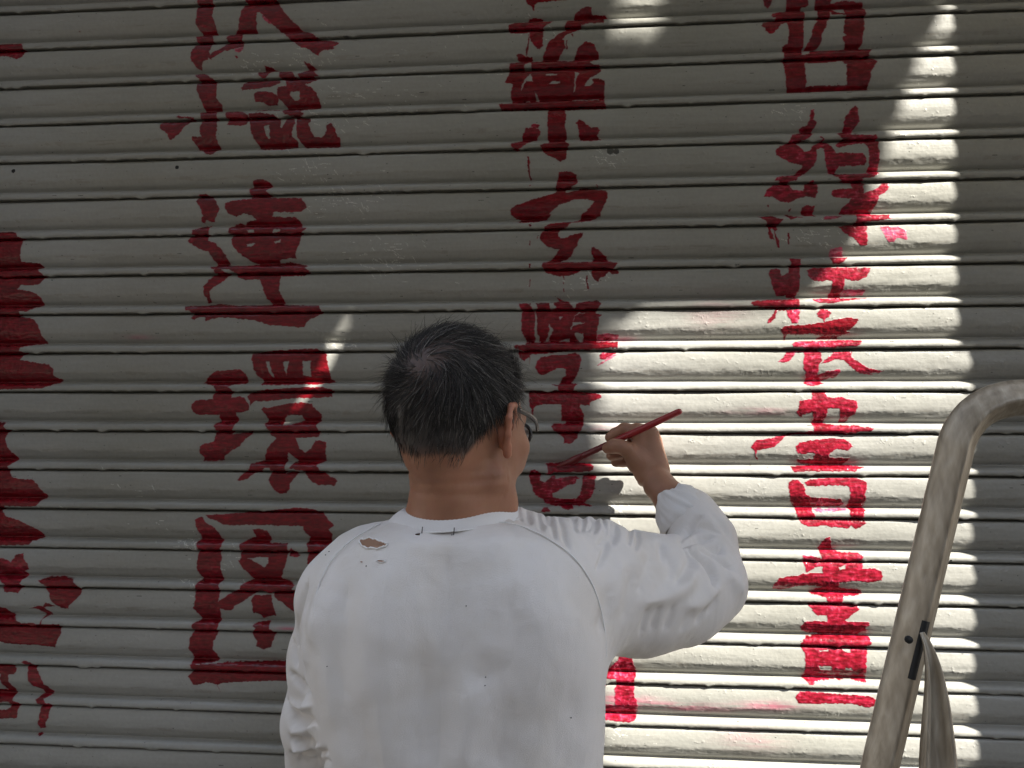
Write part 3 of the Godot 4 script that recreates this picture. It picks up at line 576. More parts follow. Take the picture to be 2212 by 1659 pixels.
			if cv:
				var th := thn[o] / 255.0
				var br := brush[o] / 255.0 - 0.5
				var lay := clampf(1.0 - th * (0.85 + 1.7 * (br + bn * 0.6 + fn * 0.5)), 0.0, 1.0)
				var al := cv / 255.0 * clampf(1.25 - th * (0.55 + 2.0 * maxf(br + fn * 0.7 - 0.05, 0.0)), 0.0, 1.0)
				var k := 1.0 + 0.40 * br + 0.30 * sn + 0.2 * bn
				r = lerpf(r, lerpf(205.0, 106.0, lay) * k, al)
				g = lerpf(g, lerpf(50.0, 8.0, lay) * k, al)
				b = lerpf(b, lerpf(92.0, 18.0, lay) * k, al)
				var sp := maxf(fn + 0.5 * bn - 0.16, 0.0) * th * 4.5  # glints off the bumps, put into the colour of thin paint as pale specks
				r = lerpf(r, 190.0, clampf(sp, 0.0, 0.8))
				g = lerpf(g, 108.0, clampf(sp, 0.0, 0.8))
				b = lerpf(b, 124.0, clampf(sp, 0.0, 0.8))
				h += al * (0.35 + 0.45 * br + 0.45 * fn)
				rg = lerpf(rg, 0.27, al)
			rgb[3 * o] = int(clampf(r, 0.0, 255.0))
			rgb[3 * o + 1] = int(clampf(g, 0.0, 255.0))
			rgb[3 * o + 2] = int(clampf(b, 0.0, 255.0))
			rough[o] = int(rg * 255.0)
			high[o] = h
	var m := StandardMaterial3D.new()
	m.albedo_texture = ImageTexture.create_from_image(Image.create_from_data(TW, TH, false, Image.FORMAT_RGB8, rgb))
	m.roughness = 1.0
	m.roughness_texture = ImageTexture.create_from_image(Image.create_from_data(TW, TH, false, Image.FORMAT_L8, rough))
	m.roughness_texture_channel = BaseMaterial3D.TEXTURE_CHANNEL_RED
	var him := Image.create_from_data(TW, TH, false, Image.FORMAT_RF, high.to_byte_array())
	him.bump_map_to_normal_map(0.8)
	m.normal_enabled = true
	m.normal_texture = ImageTexture.create_from_image(him)
	m.normal_scale = 1.2
	m.metallic_specular = 0.5
	return m

# section of a slat: how far down (share of the pitch) and how far out (millimetres)
const SECTION := [-0.03, -10.0, 0.015, -9.5, 0.035, -6.0, 0.05, -1.5, 0.07, 0.8, 0.12, 1.9, 0.20, 2.9, 0.28, 3.5, 0.36, 3.8, 0.43, 3.7, 0.48, 3.3, 0.52, 2.5, 0.56, 1.3, 0.62, -0.6, 0.67, -2.6, 0.705, -5.2, 0.738, -9.0, 0.765, -9.6, 0.785, -6.8, 0.81, -1.6, 0.84, 2.4, 0.875, 4.2, 0.91, 5.0, 0.94, 5.2, 0.97, 4.8, 0.993, 3.6, 1.003, 2.0, 0.99, -3.2, 0.985, -11.0]

func slat_mesh(i: int, cols: int) -> ArrayMesh:
	var v := PackedVector3Array()
	var uv := PackedVector2Array()
	var idx := PackedInt32Array()
	var rows := SECTION.size() / 2
	var top := SEAM0 - (i - 1) * PITCH
	var drip := FastNoiseLite.new()
	drip.seed = 100 + i
	drip.frequency = 28.0
	drip.fractal_octaves = 2
	var sag := FastNoiseLite.new()
	sag.seed = 300 + i
	sag.frequency = 1.6
	for c in cols + 1:
		var x := TX0 + (TX1 - TX0) * c / cols
		var d := maxf(drip.get_noise_1d(x) - 0.30, 0.0) * 5.0
		var e := drip.get_noise_1d(x + 50.0)
		var s := sag.get_noise_1d(x)
		for r in rows:
			var w: float = SECTION[2 * r]
			var z: float = SECTION[2 * r + 1] * 0.001
			var y := top - w * PITCH + s * 0.0010
			z += s * 0.0022 + sag.get_noise_2d(x * 5.0, w * 3.0) * 0.0009
			if w > 0.94:                      # dried drips hang from the lip
				y -= d * 0.0016 + e * 0.0003
			if w > 0.44 and w < 0.6:
				z += drip.get_noise_2d(x, w * 0.3) * 0.0005
			v.append(Vector3(x, y, WALL + z))
			uv.append(Vector2((x - TX0) / (TX1 - TX0), (TY1 - (top - minf(maxf(w, 0.0), 1.0) * PITCH)) / (TY1 - TY0)))
	for c in cols:
		for r in rows - 1:
			var a := c * rows + r
			idx.append_array([a, a + rows, a + 1, a + 1, a + rows, a + rows + 1])
	return make_mesh(v, idx, PackedColorArray(), uv)

# ------------------------------------------------------------------ plain materials
func mat(c: Color, rough: float, metal := 0.0) -> StandardMaterial3D:
	var m := StandardMaterial3D.new()
	m.albedo_color = c.linear_to_srgb()
	m.roughness = rough
	m.metallic = metal
	return m

func speckled(c0: Color, c1: Color, rough: float, freq: float, scale: float, bump := 0.0, metal := 0.0, s := 1) -> StandardMaterial3D:
	var m := mat(Color(1, 1, 1), rough, metal)
	var f := FastNoiseLite.new()
	f.seed = s
	f.frequency = freq
	f.fractal_octaves = 4
	var t := NoiseTexture2D.new()
	t.width = 512
	t.height = 512
	t.seamless = true
	t.noise = f
	var g := Gradient.new()
	g.set_color(0, c0.linear_to_srgb())
	g.set_color(1, c1.linear_to_srgb())
	t.color_ramp = g
	m.albedo_texture = t
	m.uv1_triplanar = true
	m.uv1_scale = Vector3.ONE * scale
	if bump > 0.0:
		var n := NoiseTexture2D.new()
		n.width = 512
		n.height = 512
		n.seamless = true
		n.as_normal_map = true
		n.bump_strength = 6.0
		n.noise = f
		m.normal_enabled = true
		m.normal_texture = n
		m.normal_scale = bump
	return m

# ------------------------------------------------------------------ the painter
var head_o := Vector3(-0.1779, 1.5425, -1.12)
var hr := Vector3.ZERO      # head axes: right, up, forward
var hu := Vector3.ZERO
var hf := Vector3.ZERO
var skull := Bones.new()
var neck := Bones.new()
var limb := Bones.new()
var arm_r := Bones.new()
var arm_l := Bones.new()
var hand := Bones.new()
var fingers: Array[Bones] = []
var folds := []
var cloth := FastNoiseLite.new()
var sections := [[1.4313, -0.1802, 0.069, -1.146, 0.066], [1.4254, -0.1802, 0.0832, -1.143, 0.077], [1.4182, -0.1802, 0.1022, -1.139, 0.087], [1.4099, -0.1808, 0.1225, -1.135, 0.1], [1.3802, -0.1806, 0.1593, -1.13, 0.112], [1.3447, -0.1805, 0.1801, -1.127, 0.12], [1.3033, -0.1797, 0.1878, -1.125, 0.124], [1.2621, -0.179, 0.1902, -1.125, 0.124], [1.2033, -0.1782, 0.1884, -1.127, 0.122], [1.1449, -0.1749, 0.1837, -1.13, 0.12], [1.1102, -0.1682, 0.1748, -1.13, 0.119], [1.0001, -0.1655, 0.176, -1.13, 0.121], [0.8792, -0.1651, 0.1783, -1.13, 0.122]]

func H(r: float, u: float, f: float) -> Vector3:
	return head_o + hr * r + hu * u + hf * f

func ellipsoid(p: Vector3, c: Vector3, rad: Vector3) -> float:
	var q := p - c
	var l := Vector3(q.dot(hr), q.dot(hu), q.dot(hf))
	var k0 := (l / rad).length()
	var k1 := (l / (rad * rad)).length()
	return k0 * (k0 - 1.0) / maxf(k1, 1e-6)

func cranium(p: Vector3) -> float:
	return ellipsoid(p, H(0, 0.036, -0.012), Vector3(0.077, 0.094, 0.099))

func head_field(p: Vector3) -> float:
	var d := cranium(p)
	d = smin(d, ellipsoid(p, H(0, -0.028, 0.042), Vector3(0.066, 0.078, 0.052)), 0.03)
	d = smin(d, skull.dist(p), 0.018)
	d = smin(d, neck.dist(p), 0.03)
	return d

func ear_field(p: Vector3) -> float:
	return ears.dist(p)

var ears := Bones.new()

func body_field(p: Vector3) -> float:
	return smin(limb.dist(p), neck.dist(p), 0.03)

func hand_field(p: Vector3) -> float:
	var d := hand.dist(p)
	for f in fingers:
		d = smin(d, f.dist(p), 0.004)
	return d

func torso(p: Vector3) -> float:
	var i := 0
	while i < sections.size() - 2 and p.y < sections[i + 1][0]:
		i += 1
	var s0: Array = sections[i]
	var s1: Array = sections[i + 1]
	var t := clampf((p.y - s0[0]) / (s1[0] - s0[0]), 0.0, 1.0)
	var sp: Array = sections[maxi(i - 1, 0)]
	var sn: Array = sections[mini(i + 2, sections.size() - 1)]
	# cubic through the measured heights, so that no step shows between them
	var h: float = s1[0] - s0[0]
	var t2 := t * t
	var t3 := t2 * t
	var c := [0.0, 0.0, 0.0, 0.0, 0.0]
	for k in range(1, 5):
		var m0: float = (s1[k] - sp[k]) / minf(s1[0] - sp[0], -1e-4) * h
		var m1: float = (sn[k] - s0[k]) / minf(sn[0] - s0[0], -1e-4) * h
		c[k] = (2.0 * t3 - 3.0 * t2 + 1.0) * s0[k] + (t3 - 2.0 * t2 + t) * m0 + (3.0 * t2 - 2.0 * t3) * s1[k] + (t3 - t2) * m1
	var a: float = c[2]
	var b: float = c[4]
	var ux := absf(p.x - c[1]) / a
	var uz := absf(p.z - c[3]) / b
	var q := pow(pow(ux, 2.5) + pow(uz, 2.5), 0.4)
	var d := (q - 1.0) * minf(a, b) * 0.92
	var cap := maxf(p.y - sections[0][0], sections[sections.size() - 1][0] - p.y)
	return maxf(d, cap)

func shirt_field(p: Vector3) -> float:
	var d := torso(p)
	d = smin(d, arm_r.dist(p), 0.055)
	return smin(d, arm_l.dist(p), 0.02)

func trouser_field(p: Vector3) -> float:
	return trousers.dist(p)

var trousers := Bones.new()

# a crease or ridge in the cloth: points, height (metres, below zero for a valley), width
func fold(line: Array, h: float, w: float) -> void:
	var pts := spline(line, 3)
	# lay the line on the cloth: outwards from where one stands behind the painter
	var eye := Vector3(0, 1.56, 0)
	for i in pts.size():
		var ray := (pts[i] - eye).normalized()
		var q: Vector3 = eye + ray * 0.85
		for k in 50:
			var e := shirt_field(q)
			if absf(e) < 0.0005 or q.z < -1.55:
				break
			q += ray * e * 0.8
		if q.z > -1.55:
			pts[i] = q
	var c := Vector3.ZERO
	for p in pts:
		c += p
	c /= pts.size()
	var r := 0.0
	for p in pts:
		r = maxf(r, c.distance_to(p))
	folds.append([pts, h, w, c, r + w * 2.6])

func crumple(p: Vector3) -> float:
	var s := 0.0
	for f: Array in folds:
		if p.distance_squared_to(f[3]) > f[4] * f[4]:
			continue
		var pts: PackedVector3Array = f[0]
		var best := 9.0
		var n := pts.size() - 1
		for i in n:
			var a := pts[i]
			var ab := pts[i + 1] - a
			var t := clampf((p - a).dot(ab) / ab.length_squared(), 0.0, 1.0)
			var e := ((p - a - ab * t) * Vector3(1, 1, 0.6)).length()
			# creases die out towards both ends
			var along := (i + t) / n
			best = minf(best, e + f[2] * pow(absf(along * 2.0 - 1.0), 3.0) * 0.9)
		var q: float = best / f[2]
		s += f[1] * exp(-q * q)
	s *= 1.25
	s += cloth.get_noise_3dv(p * 9.0) * 0.0026 + cloth.get_noise_3dv(p * Vector3(34, 16, 34)) * 0.0008
	return s

func shirt_surface(x: float, y: float) -> Vector3:
	var p := Vector3(x, y, -0.92)
	for i in 60:
		var d := shirt_field(p)
		if d < 0.0006:
			break
		p.z -= d * 0.8
	p.z += crumple(p)
	return p

# the spot on the cloth that someone standing behind the painter points at
func lay(q: Vector3) -> Vector3:
	var eye := Vector3(0, 1.56, 0)
	var ray := (q - eye).normalized()
	var p := eye + ray * 0.85
	for i in 70:
		var d := shirt_field(p)
		if d < 0.0004 or p.z < -1.5:
			break
		p += ray * d * 0.8
	return p - ray * crumple(p)

# as seen from behind: a line on the back of the shirt
func on_shirt(line: Array, per := 10) -> PackedVector3Array:
	var out := PackedVector3Array()
	for p in spline(line, per):
		var q := lay(p)
		if q.z > -1.3:
			out.append(q + Vector3(0, 0.0004, 0.0022))
	return out

func person() -> void:
	var yaw := deg_to_rad(25.0)
	hf = Vector3(sin(yaw), 0, -cos(yaw))
	hr = Vector3(cos(yaw), 0, sin(yaw))
	var tip := deg_to_rad(-10.0)
	hf = hf.rotated(hr, tip)
	hu = hr.cross(hf)
	var man := thing("person", "person seen from behind in a torn white sweatshirt, painting a character with a red brush", "person", Vector3.ZERO)
	skin_of(man)
	hair_of(man)
	glasses_of(man)
	shirt_of(man)
	clothes_below(man)
	brush_in_hand()

func skin_of(man: Node3D) -> void:
	# skull, jaw and face
	skull.k = 0.02
	for s: float in [-1.0, 1.0]:
		skull.add(H(0.055 * s, -0.058, 0.012), H(0.047 * s, -0.088, 0.045), 0.017, 0.016)
		skull.add(H(0.047 * s, -0.088, 0.045), H(0.014 * s, -0.108, 0.084), 0.017, 0.016)
		skull.add(H(0.050 * s, -0.012, 0.066), H(0.040 * s, -0.03, 0.076), 0.018, 0.018)
		skull.add(H(0.045 * s, 0.028, 0.074), H(0.008 * s, 0.024, 0.084), 0.010, 0.010)
	skull.add(H(0, 0.016, 0.092), H(0, -0.026, 0.110), 0.007, 0.011)
	skull.add(H(-0.02, -0.062, 0.088), H(0.02, -0.062, 0.088), 0.010, 0.010)
	neck.k = 0.04
	neck.add(H(0.0, -0.040, -0.030), Vector3(-0.1783, 1.4461, -1.125), 0.0415, 0.044)
	neck.add(Vector3(-0.1783, 1.4461, -1.125), Vector3(-0.1808, 1.4188, -1.13), 0.046, 0.058)
	neck.add(Vector3(-0.1816, 1.4152, -1.135), Vector3(-0.1821, 1.3854, -1.135), 0.058, 0.080)
	# ear shells
	ears.k = 0.0045
	for s: float in [-1.0, 1.0]:
		var b := func(u: float, f: float, out: float) -> Vector3: return H((0.0735 + out) * s, u, f)
		ears.chain([b.call(0.004, 0.012, 0.000), b.call(0.020, 0.010, 0.004), b.call(0.031, -0.002, 0.009), b.call(0.027, -0.018, 0.014), b.call(0.011, -0.025, 0.017), b.call(-0.008, -0.019, 0.014), b.call(-0.022, -0.006, 0.006)], [0.0030, 0.0033, 0.0035, 0.0036, 0.0036, 0.0038, 0.0050])
		ears.add(b.call(-0.022, -0.005, 0.006), b.call(-0.030, 0.001, 0.004), 0.0058, 0.0055)
		ears.chain([b.call(0.019, -0.006, 0.008), b.call(0.004, -0.013, 0.011), b.call(-0.012, -0.009, 0.008)], [0.0026, 0.0030, 0.0034])
		ears.chain([b.call(0.022, -0.004, 0.000), b.call(0.0, -0.006, -0.001), b.call(-0.018, 0.0, -0.001)], [0.006, 0.009, 0.007])
	# right hand and forearm
	var wr := Vector3(0.093, 1.469, -1.497)
	hand.k = 0.011
	var elbow := Vector3(0.1709, 1.3144, -1.365)
	hand.chain([elbow.lerp(wr, 0.50), Vector3(0.1203, 1.426, -1.459), Vector3(0.1031, 1.4463, -1.481), wr], [0.030, 0.0265, 0.0240, 0.0190])
	var wl0 := Vector3(0.085, 1.465, -1.499)
	var wr0 := Vector3(0.1013, 1.4699, -1.501)
	var mcp := [Vector3(0.0689, 1.5343, -1.499), Vector3(0.0889, 1.5304, -1.507), Vector3(0.0988, 1.5186, -1.517), Vector3(0.1004, 1.505, -1.525)]
	hand.add(wl0, wr0, 0.0175, 0.0165)
	hand.add(wl0, mcp[0], 0.0175, 0.0120)
	hand.add(wl0, mcp[1], 0.0170, 0.0118)
	hand.add(wr0, mcp[1], 0.0165, 0.0118)
	hand.add(wr0, mcp[2], 0.0160, 0.0115)
	hand.add(wr0, mcp[3], 0.0150, 0.0112)
	hand.add(mcp[0], mcp[1], 0.0120, 0.0118)
	hand.add(wl0, Vector3(0.0674, 1.4864, -1.493), 0.0165, 0.0160)
	hand.add(Vector3(0.0674, 1.4864, -1.493), Vector3(0.0531, 1.503, -1.485), 0.0160, 0.0130)
	hand.add(Vector3(0.0891, 1.4612, -1.515), Vector3(0.0797, 1.4506, -1.523), 0.0130, 0.0110)
	var digit := func(pts: Array, r: Array) -> void:
		var f := Bones.new()
		f.k = 0.005
		f.chain(pts, r)
		fingers.append(f)
	digit.call([Vector3(0.0531, 1.503, -1.484), Vector3(0.0411, 1.5091, -1.481), Vector3(0.0287, 1.5101, -1.481), Vector3(0.0181, 1.5064, -1.489)], [0.0128, 0.0112, 0.0116, 0.0090])
	digit.call([mcp[0], Vector3(0.0476, 1.5376, -1.511), Vector3(0.0311, 1.5295, -1.513), Vector3(0.0227, 1.5238, -1.511)], [0.0118, 0.0110, 0.0098, 0.0088])
	digit.call([mcp[1], Vector3(0.0633, 1.515, -1.521), Vector3(0.0389, 1.496, -1.521), Vector3(0.0255, 1.4931, -1.515)], [0.0114, 0.0104, 0.0098, 0.0092])
	digit.call([mcp[2], Vector3(0.0681, 1.5013, -1.531), Vector3(0.0458, 1.4827, -1.531), Vector3(0.0334, 1.4815, -1.525)], [0.0108, 0.0100, 0.0096, 0.0090])
	digit.call([mcp[3], Vector3(0.0783, 1.4843, -1.537), Vector3(0.0638, 1.4719, -1.537), Vector3(0.0591, 1.4778, -1.531)], [0.0098, 0.0090, 0.0084, 0.0080])
	# the rest of the body, under the clothes
	limb.k = 0.05
	var hip := Vector3(-0.17, 0.90, -1.13)
	limb.add(Vector3(-0.1819, 1.301, -1.14), hip, 0.088, 0.10)
	limb.add(Vector3(-0.2758, 1.3329, -1.135), Vector3(-0.0823, 1.3427, -1.135), 0.062, 0.062)
	limb.add(Vector3(-0.0587, 1.3511, -1.14), elbow, 0.046, 0.036)
	limb.add(elbow, elbow.lerp(wr, 0.55), 0.034, 0.026)
	var el := Vector3(-0.3782, 1.1375, -1.2)
	var wl := Vector3(-0.20, 1.08, -1.40)
	limb.add(Vector3(-0.3138, 1.3231, -1.15), el, 0.036, 0.028)
	limb.add(el, wl, 0.028, 0.022)
	limb.add(wl, wl + Vector3(0.05, 0.03, -0.05), 0.02, 0.018)
	for k in 4:
		var m := wl + Vector3(0.055, 0.05 - 0.02 * k, -0.06)
		limb.add(m, m + Vector3(0.035, -0.005, -0.012), 0.010, 0.009)
		limb.add(m + Vector3(0.035, -0.005, -0.012), m + Vector3(0.042, -0.012, 0.02), 0.009, 0.008)
	for s: float in [-1.0, 1.0]:
		var k := hip + Vector3(0.11 * s, -0.43, -0.02)
		limb.add(hip + Vector3(0.08 * s, 0, 0), k, 0.085, 0.058)
		limb.add(k, hip + Vector3(0.12 * s, -0.83, 0.03), 0.056, 0.038)
	var v := PackedVector3Array()
	var idx := PackedInt32Array()
	var cut := head_o.y - 0.125
	var fh := func(p: Vector3) -> float: return maxf(head_field(p), cut - p.y)
	net(fh, head_o + Vector3(-0.13, -0.14, -0.14), head_o + Vector3(0.13, 0.15, 0.13), 0.0036, v, idx)
	var n_head := v.size()
	net(ear_field, H(0.078, 0, 0) - Vector3.ONE * 0.045, H(0.078, 0, 0) + Vector3.ONE * 0.045, 0.0016, v, idx)
	net(ear_field, H(-0.078, 0, 0) - Vector3.ONE * 0.045, H(-0.078, 0, 0) + Vector3.ONE * 0.045, 0.003, v, idx)
	var n_ear := v.size()
	var low: Vector3 = elbow.lerp(wr, 0.52)
	var toward: Vector3 = (wr - elbow).normalized()
	var fa := func(p: Vector3) -> float: return maxf(hand_field(p), -(p - low).dot(toward))
	var lo := Vector3(minf(low.x, wr.x) - 0.13, minf(low.y, wr.y) - 0.05, WALL - 0.005)
	net(fa, lo, Vector3(low.x + 0.05, wr.y + 0.15, low.z + 0.05), 0.0026, v, idx)
	var n_hand := v.size()
	var fb := func(p: Vector3) -> float: return maxf(body_field(p), p.y - cut - 0.006)
	net(fb, Vector3(-0.60, 0.05, -1.52), Vector3(0.36, cut + 0.02, -0.90), 0.014, v, idx)
	# creases across the back of the neck
	for i in n_head:
		var q := v[i] - head_o
		if q.y > -0.04 or q.dot(hf) > 0.02:
			continue
		for c: Array in [[1.4791, 0.0016, 0.0042, 0.05], [1.4643, 0.0013, 0.0045, -0.04], [1.4917, 0.0009, 0.004, 0.02]]:
			var e: float = (v[i].y - c[0] - c[3] * (v[i].x - head_o.x) - 0.002 * cloth.get_noise_1d(v[i].x * 40.0)) / c[2]
			v[i] += Vector3(-q.x, 0, -q.z - 0.03).normalized() * c[1] * exp(-e * e)
	# colour: tanned skin, darker scalp under the hair, redder ears and fingertips
	var col := PackedColorArray()
	col.resize(v.size())
	var blot := FastNoiseLite.new()
	blot.frequency = 18.0
	blot.fractal_octaves = 3
	for i in v.size():
		var p := v[i]
		var t := 1.0 + 0.22 * blot.get_noise_3dv(p)
		var c := Color(0.37, 0.175, 0.100)
		if i < n_head:
			var g := hair_share(p)
			c = c.lerp(Color(0.31, 0.135, 0.075), 0.5 + 0.5 * blot.get_noise_3dv(p * 2.0))
			c = c.lerp(Color(0.085, 0.050, 0.037), smoothstep(0.0, 0.45, g) * 0.95)
			c = c.lerp(Color(0.040, 0.034, 0.031), smoothstep(0.45, 1.0, g) * 0.95)
		elif i < n_ear:
			c = Color(0.42, 0.17, 0.10)
		elif i < n_hand:
			c = Color(0.36, 0.18, 0.11)
		c.r *= t
		c.g *= t * (1.0 + 0.05 * blot.get_noise_3dv(p * 3.0))
		c.b *= t
		col[i] = c
	var m := speckled(Color(0.82, 0.82, 0.82), Color(1, 1, 1), 0.50, 0.07, 26.0, 0.55, 0.0, 31)
	m.vertex_color_use_as_albedo = true
	m.subsurf_scatter_enabled = true
	m.subsurf_scatter_strength = 0.12
	part("body", make_mesh(v, idx, col), m, man)

# how much hair grows at a place on the head, 0 to 1
func hair_share(p: Vector3) -> float:
	var q := p - head_o
	var r := q.dot(hr)
	var u := q.dot(hu)
	var f := q.dot(hf)
	var phi := rad_to_deg(absf(atan2(r, -f - 0.01)))
	var edge := lerpf(-0.052, -0.046, clampf(phi / 35.0, 0, 1))
	edge = lerpf(edge, 0.012, smoothstep(48.0, 84.0, phi))
	edge = lerpf(edge, 0.045, smoothstep(100.0, 120.0, phi))
	edge = lerpf(edge, 0.10, smoothstep(125.0, 150.0, phi))
	u += 0.009 * cloth.get_noise_3dv(p * 60.0) + 0.005 * cloth.get_noise_3dv(p * 200.0)
	var g := smoothstep(edge - 0.004, edge + 0.020, u)
	var w := p.distance_to(whorl())
	var w2 := p.distance_to(whorl() + hu * 0.03 + hf * 0.025)
	return g * lerpf(0.64, 1.0, smoothstep(0.010, 0.080, minf(w, w2)))

func whorl() -> Vector3:
	return Vector3(-0.2024, 1.622, -1.035)

func hair_of(man: Node3D) -> void:
	var v := PackedVector3Array()
	var idx := PackedInt32Array()
	var col := PackedColorArray()
	var c := H(0, 0.036, -0.012)
	var wc := (whorl() - c).normalized()
	var clump := FastNoiseLite.new()
	clump.frequency = 26.0
	var n := 36000
	for i in n:
		var y := 1.0 - 2.0 * (i + 0.5) / n
		var a := i * 2.39996 + rng.randf() * 0.4
		var s := sqrt(1.0 - y * y)
		var d := (hr * (s * cos(a)) + hu * y + hf * (s * sin(a))).normalized()
		if y < -0.85:
			continue
		var p := c + d * 0.11
		for k in 4:
			p -= d * head_field(p) * 0.95
		var share := hair_share(p)
		if rng.randf() > share * 1.05:
			continue
		var h0 := head_field(p)
		var nrm := Vector3(head_field(p + Vector3(0.004, 0, 0)) - h0, head_field(p + Vector3(0, 0.004, 0)) - h0, head_field(p + Vector3(0, 0, 0.004)) - h0).normalized()
		var away := d - wc * d.dot(wc)
		away = (away - nrm * away.dot(nrm)).normalized()
		var ang := acos(clampf(d.dot(wc), -1, 1))
		away = away.rotated(nrm, -lerpf(1.1, 0.15, smoothstep(0.0, 1.1, ang)) + 0.5 * clump.get_noise_3dv(p * 1.4) + rng.randfn(0.0, 0.22))
		var down := -hu + nrm * hu.dot(nrm)
		away = (away + down * smoothstep(1.2, 1.9, ang) * 0.8).normalized()
		var u := (p - head_o).dot(hu)
		var top := smoothstep(-0.02, 0.07, u)
		var long := lerpf(0.014, 0.036, top) * rng.randf_range(0.45, 1.30)
		var lift := lerpf(0.16, 0.26, top) + 0.34 * clump.get_noise_3dv(p * 1.6) + rng.randfn(0.0, 0.11)
		if rng.randf() < 0.015 + 0.045 * maxf(-(p - head_o).dot(hr) * 10.0, 0.0):
			long *= 1.35
			lift += 0.35
		var dir := (away * cos(lift) + nrm * sin(lift)).normalized()
		var grey := rng.randf()
		var tone := Color(0.026, 0.024, 0.022)
		if grey > 0.92:
			tone = Color(0.22, 0.205, 0.185)
		elif grey > 0.68:
			tone = Color(0.065, 0.060, 0.054)
		tone = tone * rng.randf_range(0.7, 1.25)
		var w := rng.randf_range(0.00020, 0.00037)
		var side := dir.cross(nrm).normalized()
		var base := v.size()
		var q := p - nrm * 0.001
		var seg := 5
		for k in seg + 1:
			var f := float(k) / seg
			var ww := w * (1.0 - 0.75 * f * f)
			var up2 := side.cross(dir)
			v.append(q + side * ww)
			v.append(q - side * ww * 0.5 + up2 * ww * 0.87)
			v.append(q - side * ww * 0.5 - up2 * ww * 0.87)
			for e in 3:
				col.append(tone)
			dir = (dir - nrm * 0.07 + Vector3.DOWN * 0.035 * (1.0 + top) + side * rng.randfn(0.0, 0.07)).normalized()
			q += dir * long / seg
		for k in seg:
			for e in 3:
				var o := base + k * 3 + e
				var o2 := base + k * 3 + (e + 1) % 3
				idx.append_array([o, o2, o + 3, o2, o2 + 3, o + 3])
	var m := mat(Color(1, 1, 1), 0.5)
	m.metallic_specular = 0.35
	m.vertex_color_use_as_albedo = true
	var h := part("hair", make_mesh(v, idx, col), m, man, "thin greying black hair with a bald patch at the crown")
	h.set_meta("kind", "stuff")

func glasses_of(man: Node3D) -> void:
	var black := mat(Color(0.02, 0.02, 0.02), 0.25)
	var clear := mat(Color(0.55, 0.58, 0.58), 0.02)
	clear.transparency = BaseMaterial3D.TRANSPARENCY_ALPHA
	clear.albedo_color.a = 0.18
	var st := SurfaceTool.new()
	for s: float in [-1.0, 1.0]:
		st.append_from(tube(spline([H(0.079 * s, 0.020, -0.008), H(0.080 * s, 0.028, 0.010), H(0.078 * s, 0.024, 0.060), H(0.068 * s, 0.015, 0.088)], 6), even(19, 0.0022), 6, hu, 1.6), 0, Transform3D())
		var rim := []
		for k in 17:
			var t := TAU * k / 16
			rim.append(H((0.033 + 0.023 * cos(t)) * s, 0.008 + 0.017 * sin(t), 0.095 - 0.10 * pow(0.033 + 0.023 * cos(t), 2.0) * 20.0 * 0.25))
		st.append_from(tube(PackedVector3Array(rim), even(17, 0.0026), 6), 0, Transform3D())
	st.append_from(tube(PackedVector3Array([H(-0.010, 0.012, 0.097), H(0.010, 0.012, 0.097)]), even(2, 0.002), 6), 0, Transform3D())
	part("glasses", st.commit(), black, man, "dark framed glasses, one hinge showing past the cheek")
	for s: float in [-1.0, 1.0]:
		var l := PackedVector3Array()
		var idx := PackedInt32Array()
		for z in 2:
			l.append(H(0.033 * s, 0.008, 0.0915 + 0.0012 * z))
			for k in 16:
				var t := TAU * k / 16
				l.append(H((0.033 + 0.022 * cos(t)) * s, 0.008 + 0.016 * sin(t), 0.0935 - 0.0012 * z - 0.10 * pow(0.033 + 0.023 * cos(t), 2.0) * 5.0))
			for k in 16:
				idx.append_array([17 * z, 17 * z + 1 + k, 17 * z + 1 + (k + 1) % 16])
		part("lens", make_mesh(l, idx), clear, man)

